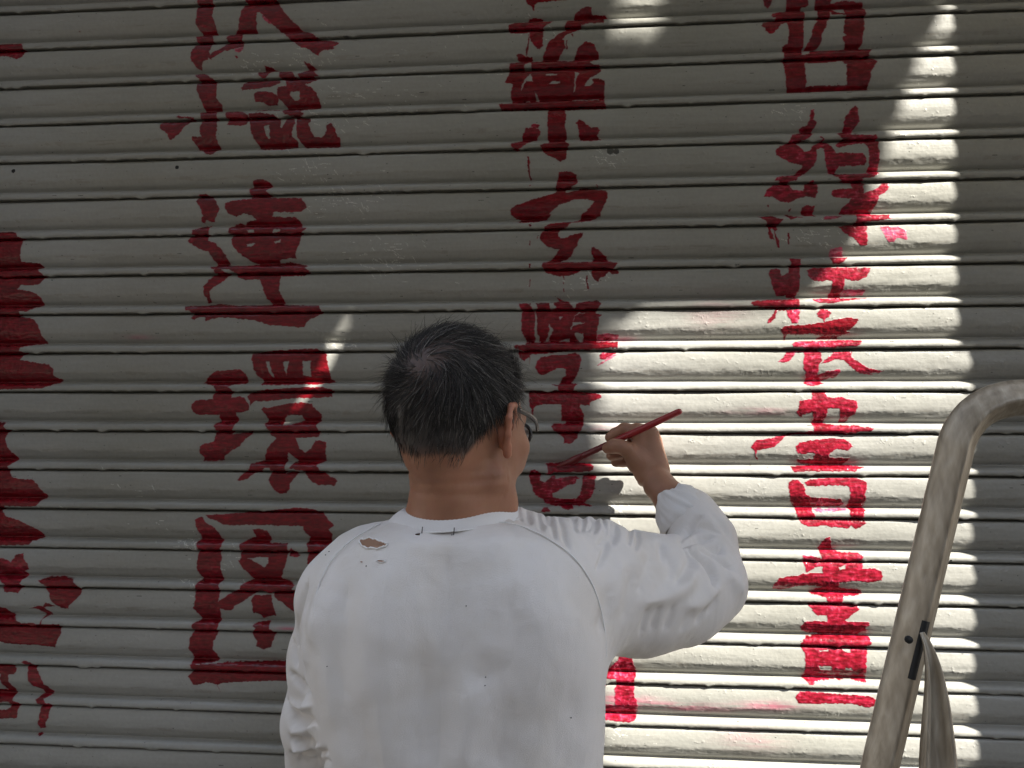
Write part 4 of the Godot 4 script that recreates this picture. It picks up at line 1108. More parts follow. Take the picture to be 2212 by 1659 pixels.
func shirt_of(man: Node3D) -> void:
	cloth.seed = 8
	cloth.frequency = 1.0
	cloth.fractal_octaves = 2
	arm_r.k = 0.03
	arm_r.chain([Vector3(-0.0674, 1.3665, -1.135), Vector3(-0.0119, 1.3398, -1.2), Vector3(0.057, 1.3064, -1.275), Vector3(0.1195, 1.3038, -1.325), Vector3(0.1647, 1.3083, -1.36)], [0.0672, 0.077, 0.0821, 0.0739, 0.0544])
	arm_r.chain([Vector3(0.1647, 1.3083, -1.36), Vector3(0.1656, 1.3645, -1.405), Vector3(0.1488, 1.3999, -1.44), Vector3(0.1309, 1.4192, -1.468)], [0.0544, 0.046, 0.0379, 0.0278])
	arm_l.k = 0.03
	arm_l.chain([Vector3(-0.2982, 1.3562, -1.14), Vector3(-0.3281, 1.3185, -1.15), Vector3(-0.3566, 1.2319, -1.18), Vector3(-0.3749, 1.1376, -1.2)], [0.06, 0.0617, 0.0559, 0.0518])
	arm_l.chain([Vector3(-0.3749, 1.1376, -1.2), Vector3(-0.3827, 1.0736, -1.235), Vector3(-0.379, 0.9758, -1.32)], [0.0518, 0.0483, 0.0431])
	# ripples over the right shoulder
	fold([Vector3(-0.1097, 1.4429, -1.15), Vector3(-0.1083, 1.4325, -1.15), Vector3(-0.1069, 1.4232, -1.15)], -0.0042, 0.0046)
	fold([Vector3(-0.1017, 1.4416, -1.15), Vector3(-0.0998, 1.4326, -1.15), Vector3(-0.0979, 1.4233, -1.15)], -0.0042, 0.0046)
	fold([Vector3(-0.0898, 1.4384, -1.15), Vector3(-0.0884, 1.429, -1.15), Vector3(-0.086, 1.4197, -1.15)], -0.0042, 0.0046)
	fold([Vector3(-0.0752, 1.4372, -1.15), Vector3(-0.0733, 1.4236, -1.15), Vector3(-0.07, 1.4124, -1.15)], -0.0042, 0.0046)
	fold([Vector3(-0.0657, 1.4349, -1.15), Vector3(-0.0648, 1.4284, -1.15), Vector3(-0.0629, 1.4209, -1.15)], -0.0042, 0.0046)
	fold([Vector3(-0.0591, 1.4331, -1.15), Vector3(-0.0563, 1.4163, -1.15), Vector3(-0.053, 1.4014, -1.15)], -0.0042, 0.0046)
	fold([Vector3(-0.0502, 1.4384, -1.15), Vector3(-0.045, 1.4211, -1.15), Vector3(-0.0413, 1.4053, -1.15), Vector3(-0.0352, 1.3905, -1.15)], -0.0042, 0.0046)
	fold([Vector3(-0.0324, 1.4367, -1.15), Vector3(-0.0282, 1.4242, -1.15), Vector3(-0.0249, 1.4111, -1.15)], -0.0042, 0.0046)
	fold([Vector3(-0.0193, 1.435, -1.15), Vector3(-0.0165, 1.4243, -1.15), Vector3(-0.0179, 1.4131, -1.15)], -0.0042, 0.0046)
	fold([Vector3(-0.0109, 1.4351, -1.15), Vector3(-0.0053, 1.4245, -1.15), Vector3(-0.0104, 1.4132, -1.15)], -0.0042, 0.0046)
	fold([Vector3(-0.0048, 1.4338, -1.15), Vector3(0.0013, 1.4227, -1.15), Vector3(-0.0039, 1.4096, -1.15)], -0.0042, 0.0046)
	fold([Vector3(0.0064, 1.4297, -1.15), Vector3(0.0129, 1.4172, -1.15), Vector3(0.0101, 1.4042, -1.15), Vector3(0.0026, 1.3948, -1.15)], -0.0042, 0.0046)
	fold([Vector3(0.0175, 1.4275, -1.15), Vector3(0.0198, 1.4099, -1.15), Vector3(0.0138, 1.3968, -1.15), Vector3(0.0081, 1.3781, -1.15), Vector3(-0.0003, 1.3622, -1.15)], -0.0042, 0.0046)
	fold([Vector3(0.024, 1.4248, -1.15), Vector3(0.0254, 1.41, -1.15), Vector3(0.0212, 1.3951, -1.15)], -0.0042, 0.0046)
	fold([Vector3(0.0416, 1.4176, -1.15), Vector3(0.0453, 1.4065, -1.15), Vector3(0.0425, 1.3954, -1.15)], -0.0042, 0.0046)
	fold([Vector3(0.0509, 1.4131, -1.15), Vector3(0.055, 1.4021, -1.15), Vector3(0.0498, 1.3881, -1.15)], -0.0042, 0.0046)
	# the crook of the elbow: creases run out from where the sleeve bends
	fold([Vector3(0.1247, 1.3763, -1.28), Vector3(0.1335, 1.3637, -1.28), Vector3(0.1335, 1.3502, -1.28), Vector3(0.1245, 1.335, -1.28), Vector3(0.111, 1.3213, -1.28)], -0.008, 0.0085)
	fold([Vector3(0.1336, 1.3742, -1.28), Vector3(0.1543, 1.3566, -1.28), Vector3(0.1646, 1.3418, -1.28), Vector3(0.1682, 1.3299, -1.28), Vector3(0.1644, 1.3178, -1.28)], -0.012, 0.0085)
	fold([Vector3(0.147, 1.3729, -1.28), Vector3(0.1662, 1.3657, -1.28), Vector3(0.1809, 1.354, -1.28), Vector3(0.1927, 1.3438, -1.28)], -0.007, 0.006)
	fold([Vector3(0.1456, 1.3834, -1.28), Vector3(0.1633, 1.3762, -1.28), Vector3(0.1811, 1.3697, -1.28)], -0.009, 0.007)
	fold([Vector3(0.1187, 1.3777, -1.28), Vector3(0.1337, 1.3829, -1.28), Vector3(0.1456, 1.3867, -1.28), Vector3(0.1649, 1.389, -1.28)], -0.007, 0.006)
	fold([Vector3(0.1187, 1.3815, -1.28), Vector3(0.1263, 1.3937, -1.28), Vector3(0.1397, 1.4029, -1.28), Vector3(0.1576, 1.4031, -1.28), Vector3(0.1738, 1.3951, -1.28)], -0.006, 0.007)
	fold([Vector3(0.1248, 1.3951, -1.28), Vector3(0.1368, 1.4089, -1.28), Vector3(0.1502, 1.4188, -1.28)], -0.006, 0.005)
	fold([Vector3(0.1607, 1.4257, -1.28), Vector3(0.1754, 1.4094, -1.28), Vector3(0.1856, 1.3915, -1.28)], -0.003, 0.008)
	fold([Vector3(0.0782, 1.3598, -1.28), Vector3(0.0721, 1.3356, -1.28), Vector3(0.0645, 1.3098, -1.28)], -0.005, 0.014)
	fold([Vector3(0.0918, 1.3796, -1.28), Vector3(0.094, 1.3691, -1.28), Vector3(0.0954, 1.3571, -1.28)], -0.006, 0.008)
	fold([Vector3(0.1044, 1.3602, -1.28), Vector3(0.1059, 1.3452, -1.28), Vector3(0.1035, 1.3301, -1.28)], -0.004, 0.01)
	fold([Vector3(0.0705, 1.2949, -1.28), Vector3(0.1034, 1.3061, -1.28), Vector3(0.1259, 1.3216, -1.28), Vector3(0.1364, 1.3413, -1.28)], 0.007, 0.013)
	fold([Vector3(0.1242, 1.2901, -1.28), Vector3(0.145, 1.295, -1.28), Vector3(0.1629, 1.3118, -1.28), Vector3(0.1711, 1.3269, -1.28)], 0.007, 0.013)
	fold([Vector3(0.1867, 1.3347, -1.28), Vector3(0.1999, 1.323, -1.28), Vector3(0.2042, 1.3112, -1.28)], 0.005, 0.012)
	fold([Vector3(0.0884, 1.2893, -1.28), Vector3(0.0838, 1.2727, -1.28), Vector3(0.0778, 1.2546, -1.28)], -0.0035, 0.006)
	fold([Vector3(0.1078, 1.2912, -1.28), Vector3(0.1033, 1.2746, -1.28), Vector3(0.0957, 1.2565, -1.28)], -0.0035, 0.006)
	fold([Vector3(0.0734, 1.2845, -1.28), Vector3(0.0689, 1.2678, -1.28), Vector3(0.0628, 1.2482, -1.28)], -0.0035, 0.006)
	fold([Vector3(0.1524, 1.2907, -1.28), Vector3(0.1464, 1.2786, -1.28), Vector3(0.1404, 1.2666, -1.28)], -0.0035, 0.006)
	fold([Vector3(0.1688, 1.306, -1.28), Vector3(0.1643, 1.2939, -1.28), Vector3(0.1568, 1.2819, -1.28)], -0.003, 0.006)
	fold([Vector3(0.1331, 1.2843, -1.28), Vector3(0.1271, 1.2692, -1.28), Vector3(0.1196, 1.2556, -1.28)], -0.003, 0.007)
	fold([Vector3(0.0526, 1.3322, -1.28), Vector3(0.0479, 1.302, -1.28), Vector3(0.0403, 1.2717, -1.28)], -0.004, 0.013)
	fold([Vector3(0.0345, 1.347, -1.28), Vector3(0.0299, 1.3167, -1.28), Vector3(0.0253, 1.2789, -1.28)], 0.004, 0.016)
	fold([Vector3(0.0163, 1.3088, -1.28), Vector3(0.0117, 1.2861, -1.28), Vector3(-0.002, 1.2556, -1.28)], -0.004, 0.012)
	# long soft drapes down the back
	fold([Vector3(-0.1744, 1.4123, -1), Vector3(-0.168, 1.3396, -1), Vector3(-0.1758, 1.2807, -1), Vector3(-0.1792, 1.1638, -1)], -0.010, 0.042)
	fold([Vector3(-0.2388, 1.3736, -1), Vector3(-0.2465, 1.3181, -1), Vector3(-0.2501, 1.2589, -1), Vector3(-0.2414, 1.1614, -1)], 0.006, 0.040)
	fold([Vector3(-0.0788, 1.3572, -1), Vector3(-0.0669, 1.3225, -1), Vector3(-0.063, 1.2935, -1), Vector3(-0.0708, 1.2353, -1)], 0.007, 0.050)
	fold([Vector3(-0.0985, 1.3509, -1), Vector3(-0.0925, 1.3102, -1), Vector3(-0.1023, 1.2808, -1), Vector3(-0.1378, 1.2564, -1)], -0.006, 0.030)
	fold([Vector3(-0.1444, 1.4324, -1), Vector3(-0.1224, 1.4249, -1), Vector3(-0.1025, 1.4055, -1)], 0.003, 0.018)
	fold([Vector3(-0.2876, 1.3647, -1), Vector3(-0.2952, 1.2971, -1), Vector3(-0.2906, 1.2282, -1)], -0.005, 0.026)
	fold([Vector3(-0.3142, 1.3442, -1.02), Vector3(-0.3179, 1.2914, -1.02), Vector3(-0.3108, 1.211, -1.02)], 0.004, 0.022)
	fold([Vector3(-0.1418, 1.2524, -1), Vector3(-0.1476, 1.2134, -1), Vector3(-0.1534, 1.1648, -1)], 0.006, 0.026)
	fold([Vector3(-0.2038, 1.2799, -1), Vector3(-0.2096, 1.2308, -1), Vector3(-0.2032, 1.1629, -1)], -0.005, 0.028)
	fold([Vector3(-0.0287, 1.3362, -1.03), Vector3(-0.0167, 1.2967, -1.03), Vector3(-0.0128, 1.2374, -1.03), Vector3(-0.0169, 1.1584, -1.03)], 0.004, 0.03)
	fold([Vector3(-0.1002, 1.2344, -1), Vector3(-0.11, 1.2012, -1), Vector3(-0.1139, 1.1663, -1)], -0.005, 0.028)
	fold([Vector3(-0.2661, 1.229, -1), Vector3(-0.2679, 1.1995, -1), Vector3(-0.2575, 1.1607, -1)], -0.004, 0.026)
	# the hanging left sleeve
	fold([Vector3(-0.3748, 1.3445, -1.12), Vector3(-0.3832, 1.3158, -1.12), Vector3(-0.3873, 1.2856, -1.12)], -0.006, 0.006)
	fold([Vector3(-0.3892, 1.3039, -1.12), Vector3(-0.3889, 1.2789, -1.12), Vector3(-0.3876, 1.2572, -1.12)], -0.005, 0.005)
	fold([Vector3(-0.3719, 1.3127, -1.12), Vector3(-0.375, 1.2759, -1.12), Vector3(-0.3729, 1.2359, -1.12)], 0.004, 0.01)
	fold([Vector3(-0.3954, 1.2703, -1.12), Vector3(-0.3921, 1.252, -1.12), Vector3(-0.3881, 1.2355, -1.12)], -0.005, 0.006)
	fold([Vector3(-0.397, 1.2269, -1.12), Vector3(-0.3848, 1.2156, -1.12), Vector3(-0.3699, 1.2019, -1.12)], -0.008, 0.007)
	fold([Vector3(-0.4001, 1.1901, -1.12), Vector3(-0.3827, 1.184, -1.12), Vector3(-0.3663, 1.1866, -1.12)], 0.006, 0.007)
	fold([Vector3(-0.4026, 1.1917, -1.12), Vector3(-0.3912, 1.1738, -1.12), Vector3(-0.3791, 1.1676, -1.12), Vector3(-0.3618, 1.1645, -1.12)], -0.009, 0.011)
	fold([Vector3(-0.3953, 1.1487, -1.12), Vector3(-0.3789, 1.1556, -1.12), Vector3(-0.3617, 1.1615, -1.12)], 0.007, 0.008)
	fold([Vector3(-0.3961, 1.1462, -1.12), Vector3(-0.3787, 1.1377, -1.12), Vector3(-0.3598, 1.1368, -1.12)], -0.011, 0.008)
	fold([Vector3(-0.3925, 1.1265, -1.12), Vector3(-0.3735, 1.1313, -1.12), Vector3(-0.3546, 1.1337, -1.12)], 0.006, 0.007)
	fold([Vector3(-0.3942, 1.1231, -1.12), Vector3(-0.3786, 1.1204, -1.12), Vector3(-0.3477, 1.129, -1.12)], -0.009, 0.007)
	fold([Vector3(-0.3871, 1.1151, -1.12), Vector3(-0.3698, 1.1113, -1.12), Vector3(-0.3441, 1.1159, -1.12)], -0.007, 0.007)
	fold([Vector3(-0.3582, 1.3331, -1.12), Vector3(-0.3631, 1.2995, -1.12), Vector3(-0.3662, 1.2661, -1.12)], 0.004, 0.012)
	var v := PackedVector3Array()
	var idx := PackedInt32Array()
	net(shirt_field, Vector3(-0.50, 0.93, -1.54), Vector3(0.40, 1.50, -0.94), 0.0042, v, idx)
	idx = finer(v, idx)
	var n0 := smooth_normals(v, idx)
	for i in v.size():
		v[i] += n0[i] * crumple(v[i])
	var m := speckled(Color(0.69, 0.675, 0.665), Color(0.78, 0.765, 0.755), 0.95, 0.14, 13.0, 0.6, 0.0, 41)
	m.metallic_specular = 0.2
	m.rim_enabled = true
	m.rim = 0.3
	m.vertex_color_use_as_albedo = true
	var tint := PackedColorArray()
	tint.resize(v.size())
	for i in v.size():
		var st := cloth.get_noise_3dv(v[i] * 7.0) + 0.6 * cloth.get_noise_3dv(v[i] * 19.0)
		tint[i] = Color(1.0, 0.98, 0.955).lerp(Color(0.90, 0.84, 0.76), clampf(st * 0.5, 0.0, 0.5))
	var sh := part("sweatshirt", make_mesh(v, idx, tint), m, man, "worn white long-sleeved sweatshirt with raglan seams")
	# ribbed collar
	var ring := PackedVector3Array()
	var ri := PackedInt32Array()
	var cn := Vector3(-0.1834, 1.4299, -1.142)
	var sides := 180
	for k in sides:
		var t := TAU * k / sides
		var c := cos(t)
		var s := sin(t)
		var tilt := 0.0065 * c + 0.004 * c * c
		for r in 7:
			var g := float(r) / 6.0
			var rr := lerpf(0.0895, 0.0665, g) + 0.0030 * sin(PI * g) + (0.0005 if k % 2 else 0.0)
			var y := lerpf(-0.010, 0.0125, pow(g, 0.85)) + tilt
			ring.append(cn + Vector3(c * rr, y, s * (rr - 0.002)))
		ring.append(cn + Vector3(c * 0.064, 0.008 + tilt, s * 0.062))
	for k in sides:
		for r in 7:
			var a := k * 8 + r
			var b := ((k + 1) % sides) * 8 + r
			ri.append_array([a, b, a + 1, b, b + 1, a + 1])
	var plain_cloth: StandardMaterial3D = m.duplicate()
	plain_cloth.vertex_color_use_as_albedo = false
	part("collar", make_mesh(ring, ri), plain_cloth, man)
	# overlocked seams
	var thread := mat(Color(0.80, 0.79, 0.78), 0.9)
	seam(sh, thread, on_shirt([Vector3(-0.1205, 1.4396, -1), Vector3(-0.1026, 1.4389, -1), Vector3(-0.0788, 1.4329, -1), Vector3(-0.0513, 1.42, -1), Vector3(-0.0263, 1.3978, -1.02), Vector3(-0.0087, 1.3707, -1.04), Vector3(0.0014, 1.3427, -1.06), Vector3(0.0077, 1.3137, -1.08), Vector3(0.0108, 1.2863, -1.09), Vector3(0.0114, 1.2654, -1.09)], 24))
	seam(sh, thread, on_shirt([Vector3(-0.2473, 1.436, -1), Vector3(-0.2636, 1.4278, -1), Vector3(-0.2896, 1.4116, -1.02), Vector3(-0.3144, 1.3898, -1.04), Vector3(-0.3333, 1.3651, -1.06), Vector3(-0.3472, 1.3398, -1.08), Vector3(-0.354, 1.3116, -1.09)], 24))
	var cl := PackedVector3Array()
	for k in 60:
		var t := lerpf(0.05, PI - 0.05, k / 59.0)
		var c := cos(t)
		cl.append(cn + Vector3(c * 0.0905, -0.0095 + 0.0065 * c + 0.004 * c * c, sin(t) * 0.0885))
	seam(sh, thread, cl)
	var ink := mat(Color(0.015, 0.014, 0.014), 0.8)
	for x: float in [-0.0270, 0.0125]:
		var a := cn + Vector3(x, -0.0125, sqrt(0.0905 * 0.0905 - x * x) + 0.0012)
		var b := a + Vector3(0.0005, 0.0085, -0.0015)
		part("thread_tack", tube(PackedVector3Array([b, a, a + Vector3(-0.003, 0, 0.0005)]), even(3, 0.0006), 5), ink, sh)
	# tears: skin shows through, with a frayed lip
	var flesh := mat(Color(0.30, 0.17, 0.105), 0.6)
	tear(sh, flesh, thread, Vector3(-0.2578, 1.4126, -1), 0.0215, 0.0060, 0.0011)
	tear(sh, flesh, thread, Vector3(-0.247, 1.3933, -1), 0.0055, 0.0017, 0.0005)
	tear(sh, flesh, thread, Vector3(-0.2695, 1.3919, -1), 0.0020, 0.0009, 0.0004)
	for q: Vector3 in [Vector3(-0.1485, 1.344, -1), Vector3(-0.31, 1.2714, -1), Vector3(-0.126, 1.2646, -1), Vector3(-0.0295, 1.2226, -1), Vector3(-0.3182, 1.3983, -1.03), Vector3(-0.3224, 1.3941, -1.03), Vector3(-0.2649, 1.387, -1), Vector3(-0.1267, 1.2552, -1)]:
		var a := lay(q) + Vector3(0, 0, 0.0003)
		part("speck", tube(PackedVector3Array([a, a + Vector3(0.0012, 0.0004, 0)]), even(2, 0.0006), 5), ink, sh)
	cuff(sh, plain_cloth, thread)

# halves every edge of the triangles on the back, where small creases need them
func finer(v: PackedVector3Array, idx: PackedInt32Array) -> PackedInt32Array:
	var out := PackedInt32Array()
	var mid := {}
	for t in range(0, idx.size(), 3):
		var q := [idx[t], idx[t + 1], idx[t + 2]]
		var c: Vector3 = (v[q[0]] + v[q[1]] + v[q[2]]) / 3.0
		if c.y < 1.06 or (c.x < 0.0 and c.z < -1.24) or (v[q[2]] - v[q[0]]).cross(v[q[1]] - v[q[0]]).normalized().z < -0.35:
			out.append_array(q)
			continue
		var m := [0, 0, 0]
		for k in 3:
			var a: int = q[k]
			var b: int = q[(k + 1) % 3]
			var key := mini(a, b) * 1000000 + maxi(a, b)
			if not mid.has(key):
				mid[key] = v.size()
				v.append((v[a] + v[b]) * 0.5)
			m[k] = mid[key]
		out.append_array([q[0], m[0], m[2], m[0], q[1], m[1], m[2], m[1], q[2], m[0], m[1], m[2]])
	return out

func seam(sh: Node3D, m: Material, line: PackedVector3Array) -> void:
	var v := PackedVector3Array()
	for i in line.size() - 1:
		for k in 4:
			v.append(line[i].lerp(line[i + 1], k / 4.0))
	var r := PackedFloat32Array()
	for i in v.size():
		r.append(0.0009 + 0.0002 * sin(i * 1.3))
	part("stitched_seam", tube(v, r, 6), m, sh)

func tear(sh: Node3D, flesh: Material, lip: Material, spot: Vector3, w: float, h: float, t: float) -> void:
	var at := lay(spot)
	var rim := PackedVector3Array()
	var n := 40
	for k in n + 1:
		var a := TAU * k / n
		var x := cos(a) * w
		var y := sin(a) * h * (1.0 - pow(absf(cos(a)), 3.0) * 0.5) + 0.15 * h * cos(a * 2.0) + cloth.get_noise_1d(k % n * 0.7 + w * 9000.0) * h * 0.35
		if sin(a) < 0.0:
			y *= 0.62
		var p := shirt_surface(at.x + x, at.y + y)
		rim.append(p + Vector3(0, 0, 0.0018))
	var v := PackedVector3Array([shirt_surface(at.x, at.y) + Vector3(0, 0, 0.0016)])
	var idx := PackedInt32Array()
	for g: float in [0.5, 0.97]:
		for k in n:
			v.append(shirt_surface(lerpf(at.x, rim[k].x, g), lerpf(at.y, rim[k].y, g)) + Vector3(0, 0, 0.0016))
	for k in n:
		var j := (k + 1) % n
		idx.append_array([0, 1 + j, 1 + k, 1 + k, 1 + j, 1 + n + k, 1 + j, 1 + n + j, 1 + n + k])
	var hole := part("tear", make_mesh(v, idx), flesh, sh, "torn hole in the shoulder with skin showing" if w > 0.01 else "")
	var r := PackedFloat32Array()
	for k in rim.size():
		r.append(t * (1.0 + 0.5 * cloth.get_noise_1d(k * 1.7)))
	if w > 0.003:
		part("frayed_edge", tube(rim, r, 6), lip, sh)

# the pushed-up cuff of the right sleeve, with a ragged light edge
func cuff(sh: Node3D, m: Material, thread: Material) -> void:
	var a := Vector3(0.1216, 1.4334, -1.453)
	var b := Vector3(0.1469, 1.3888, -1.421)
	var d := (b - a).normalized()
	var x := d.cross(Vector3(0, 0, 1)).normalized()
	var y := d.cross(x)
	var v := PackedVector3Array()
	var idx := PackedInt32Array()
	var n := 72
	var rows := 9
	var edge := PackedVector3Array()
	for r in rows:
		var g := float(r) / (rows - 1)
		for k in n:
			var t := TAU * k / n
			var rad := lerpf(0.0290, 0.0480, pow(g, 0.8)) + 0.0022 * sin(g * PI)
			rad += cloth.get_noise_2d(cos(t) * 2.5 + g * 2.0, sin(t) * 2.5) * 0.004
			if r == 0:
				rad -= 0.002
			if r == rows - 1:
				rad -= 0.005
			var p := a + d * (g * a.distance_to(b) + 0.007 * cloth.get_noise_2d(cos(t) * 1.3 + 7.0, sin(t) * 1.3) * (1.0 - g)) + (x * cos(t) + y * sin(t) * 0.92) * rad
			v.append(p)
			if r == 0 and k > 26 and k < 52:
				edge.append(p + d * 0.001)
	for r in rows - 1:
		for k in n:
			var i := r * n + k
			var j := r * n + (k + 1) % n
			idx.append_array([i, i + n, j, j, i + n, j + n])
	part("cuff", make_mesh(v, idx), m, sh)
	part("frayed_edge", tube(edge, even(edge.size(), 0.0009), 6), thread, sh)

func clothes_below(man: Node3D) -> void:
	var hip := Vector3(-0.17, 0.90, -1.13)
	trousers.k = 0.05
	trousers.add(hip + Vector3(-0.06, 0.06, 0), hip + Vector3(0.06, 0.06, 0), 0.118, 0.118)
	for s: float in [-1.0, 1.0]:
		var k := hip + Vector3(0.11 * s, -0.43, -0.02)
		trousers.add(hip + Vector3(0.085 * s, 0, 0), k, 0.105, 0.083)
		trousers.add(k, hip + Vector3(0.125 * s, -0.80, 0.03), 0.083, 0.072)
	var v := PackedVector3Array()
	var idx := PackedInt32Array()
	net(trouser_field, Vector3(-0.50, 0.0, -1.36), Vector3(0.16, 1.12, -0.90), 0.015, v, idx)
	part("trousers", make_mesh(v, idx), speckled(Color(0.05, 0.055, 0.07), Color(0.08, 0.085, 0.10), 0.9, 0.05, 8.0, 0.4, 0.0, 51), man)
	for s: float in [-1.0, 1.0]:
		var f := Bones.new()
		f.k = 0.02
		var h := hip + Vector3(0.13 * s, -0.865, 0.05)
		f.add(h, h + Vector3(0.01 * s, 0, -0.13), 0.034, 0.035)
		f.add(h + Vector3(0.01 * s, 0, -0.13), h + Vector3(0.015 * s, -0.008, -0.19), 0.034, 0.026)
		f.add(h, h + Vector3(0, 0.05, -0.01), 0.034, 0.036)
		var sv := PackedVector3Array()
		var si := PackedInt32Array()
		var ff := func(p: Vector3) -> float: return maxf(f.dist(p), 0.004 - p.y)
		net(ff, h - Vector3(0.07, 0.05, 0.26), h + Vector3(0.07, 0.11, 0.07), 0.008, sv, si)
		part("shoe", make_mesh(sv, si), mat(Color(0.05, 0.045, 0.04), 0.6), man)

func brush_in_hand() -> void:
	var o := thing("paintbrush", "slim red-handled paintbrush held in the right hand, tip on the shutter", "paintbrush")
	var tip := Vector3(-0.0565, 1.4748, -1.561)
	var tail := Vector3(0.1361, 1.5689, -1.44)
	var d := (tail - tip).normalized()
	var len := tip.distance_to(tail)
	var red := speckled(Color(0.26, 0.012, 0.016), Color(0.36, 0.025, 0.03), 0.35, 0.03, 14.0, 0.15, 0.0, 61)
	var wet := speckled(Color(0.10, 0.006, 0.008), Color(0.17, 0.010, 0.013), 0.3, 0.05, 20.0, 0.6, 0.0, 62)
	var at := func(t: float) -> Vector3: return tip + d * (len * t)
	part("handle", tube(PackedVector3Array([at.call(0.40), at.call(0.45), at.call(0.7), at.call(0.97), at.call(0.99), at.call(1.0)]), PackedFloat32Array([0.0056, 0.0060, 0.0058, 0.0054, 0.0050, 0.0034]), 14), red, o)
	var cp := PackedVector3Array()
	var cr := PackedFloat32Array()
	for i in 24:
		cp.append(at.call(0.17 + 0.24 * i / 23.0))
		cr.append(0.0052 + rng.randf_range(0.0, 0.0007))
	part("ferrule", tube(cp, cr, 12), wet, o)
	part("bristles", tube(PackedVector3Array([at.call(-0.01) + Vector3(-0.012, -0.003, -0.004), at.call(0.02) + Vector3(-0.004, -0.001, 0), at.call(0.07), at.call(0.12), at.call(0.175)]), PackedFloat32Array([0.0012, 0.0042, 0.0068, 0.0066, 0.0052]), 14), wet, o)


func _ready() -> void:
	rng.seed = 20
	var cam := Camera3D.new()
	cam.name = "camera"
	add_child(cam)
	cam.position = Vector3(0, 1.56, 0)
	cam.rotation_degrees = Vector3(2.0877, 5.4809, 0.0881)
	cam.fov = 47.15
	cam.near = 0.05
	cam.far = 400.0
	cam.current = true
	var we := WorldEnvironment.new()
	we.name = "environment"
	var env := Environment.new()
	we.environment = env
	add_child(we)
	env.background_mode = Environment.BG_SKY
	env.tonemap_mode = Environment.TONE_MAPPER_LINEAR
	env.tonemap_exposure = 3.9
	env.sdfgi_enabled = true
	env.ssao_enabled = true
	env.ssil_enabled = true
	var sky := Sky.new()
	var sm := ProceduralSkyMaterial.new()
	sm.sky_top_color = Color(0.69, 0.755, 0.865)
	sm.sky_horizon_color = Color(0.85, 0.83, 0.79)
	sm.sky_curve = 0.3
	sm.ground_bottom_color = Color(0.2, 0.18, 0.16)
	sm.ground_horizon_color = Color(0.6, 0.6, 0.6)
	sm.sun_angle_max = 4.0
	sm.energy_multiplier = 0.72
	sky.sky_material = sm
	env.sky = sky
	var sun := DirectionalLight3D.new()
	sun.name = "sun"
	add_child(sun)
	sun.light_color = Color(1.0, 0.98, 0.945)
	sun.light_energy = 1.6
	sun.light_angular_distance = 0.5
	sun.shadow_enabled = true
	sun.look_at_from_position(SUN, Vector3.ZERO)

	street()
	shutter()
	ladder()
	person()

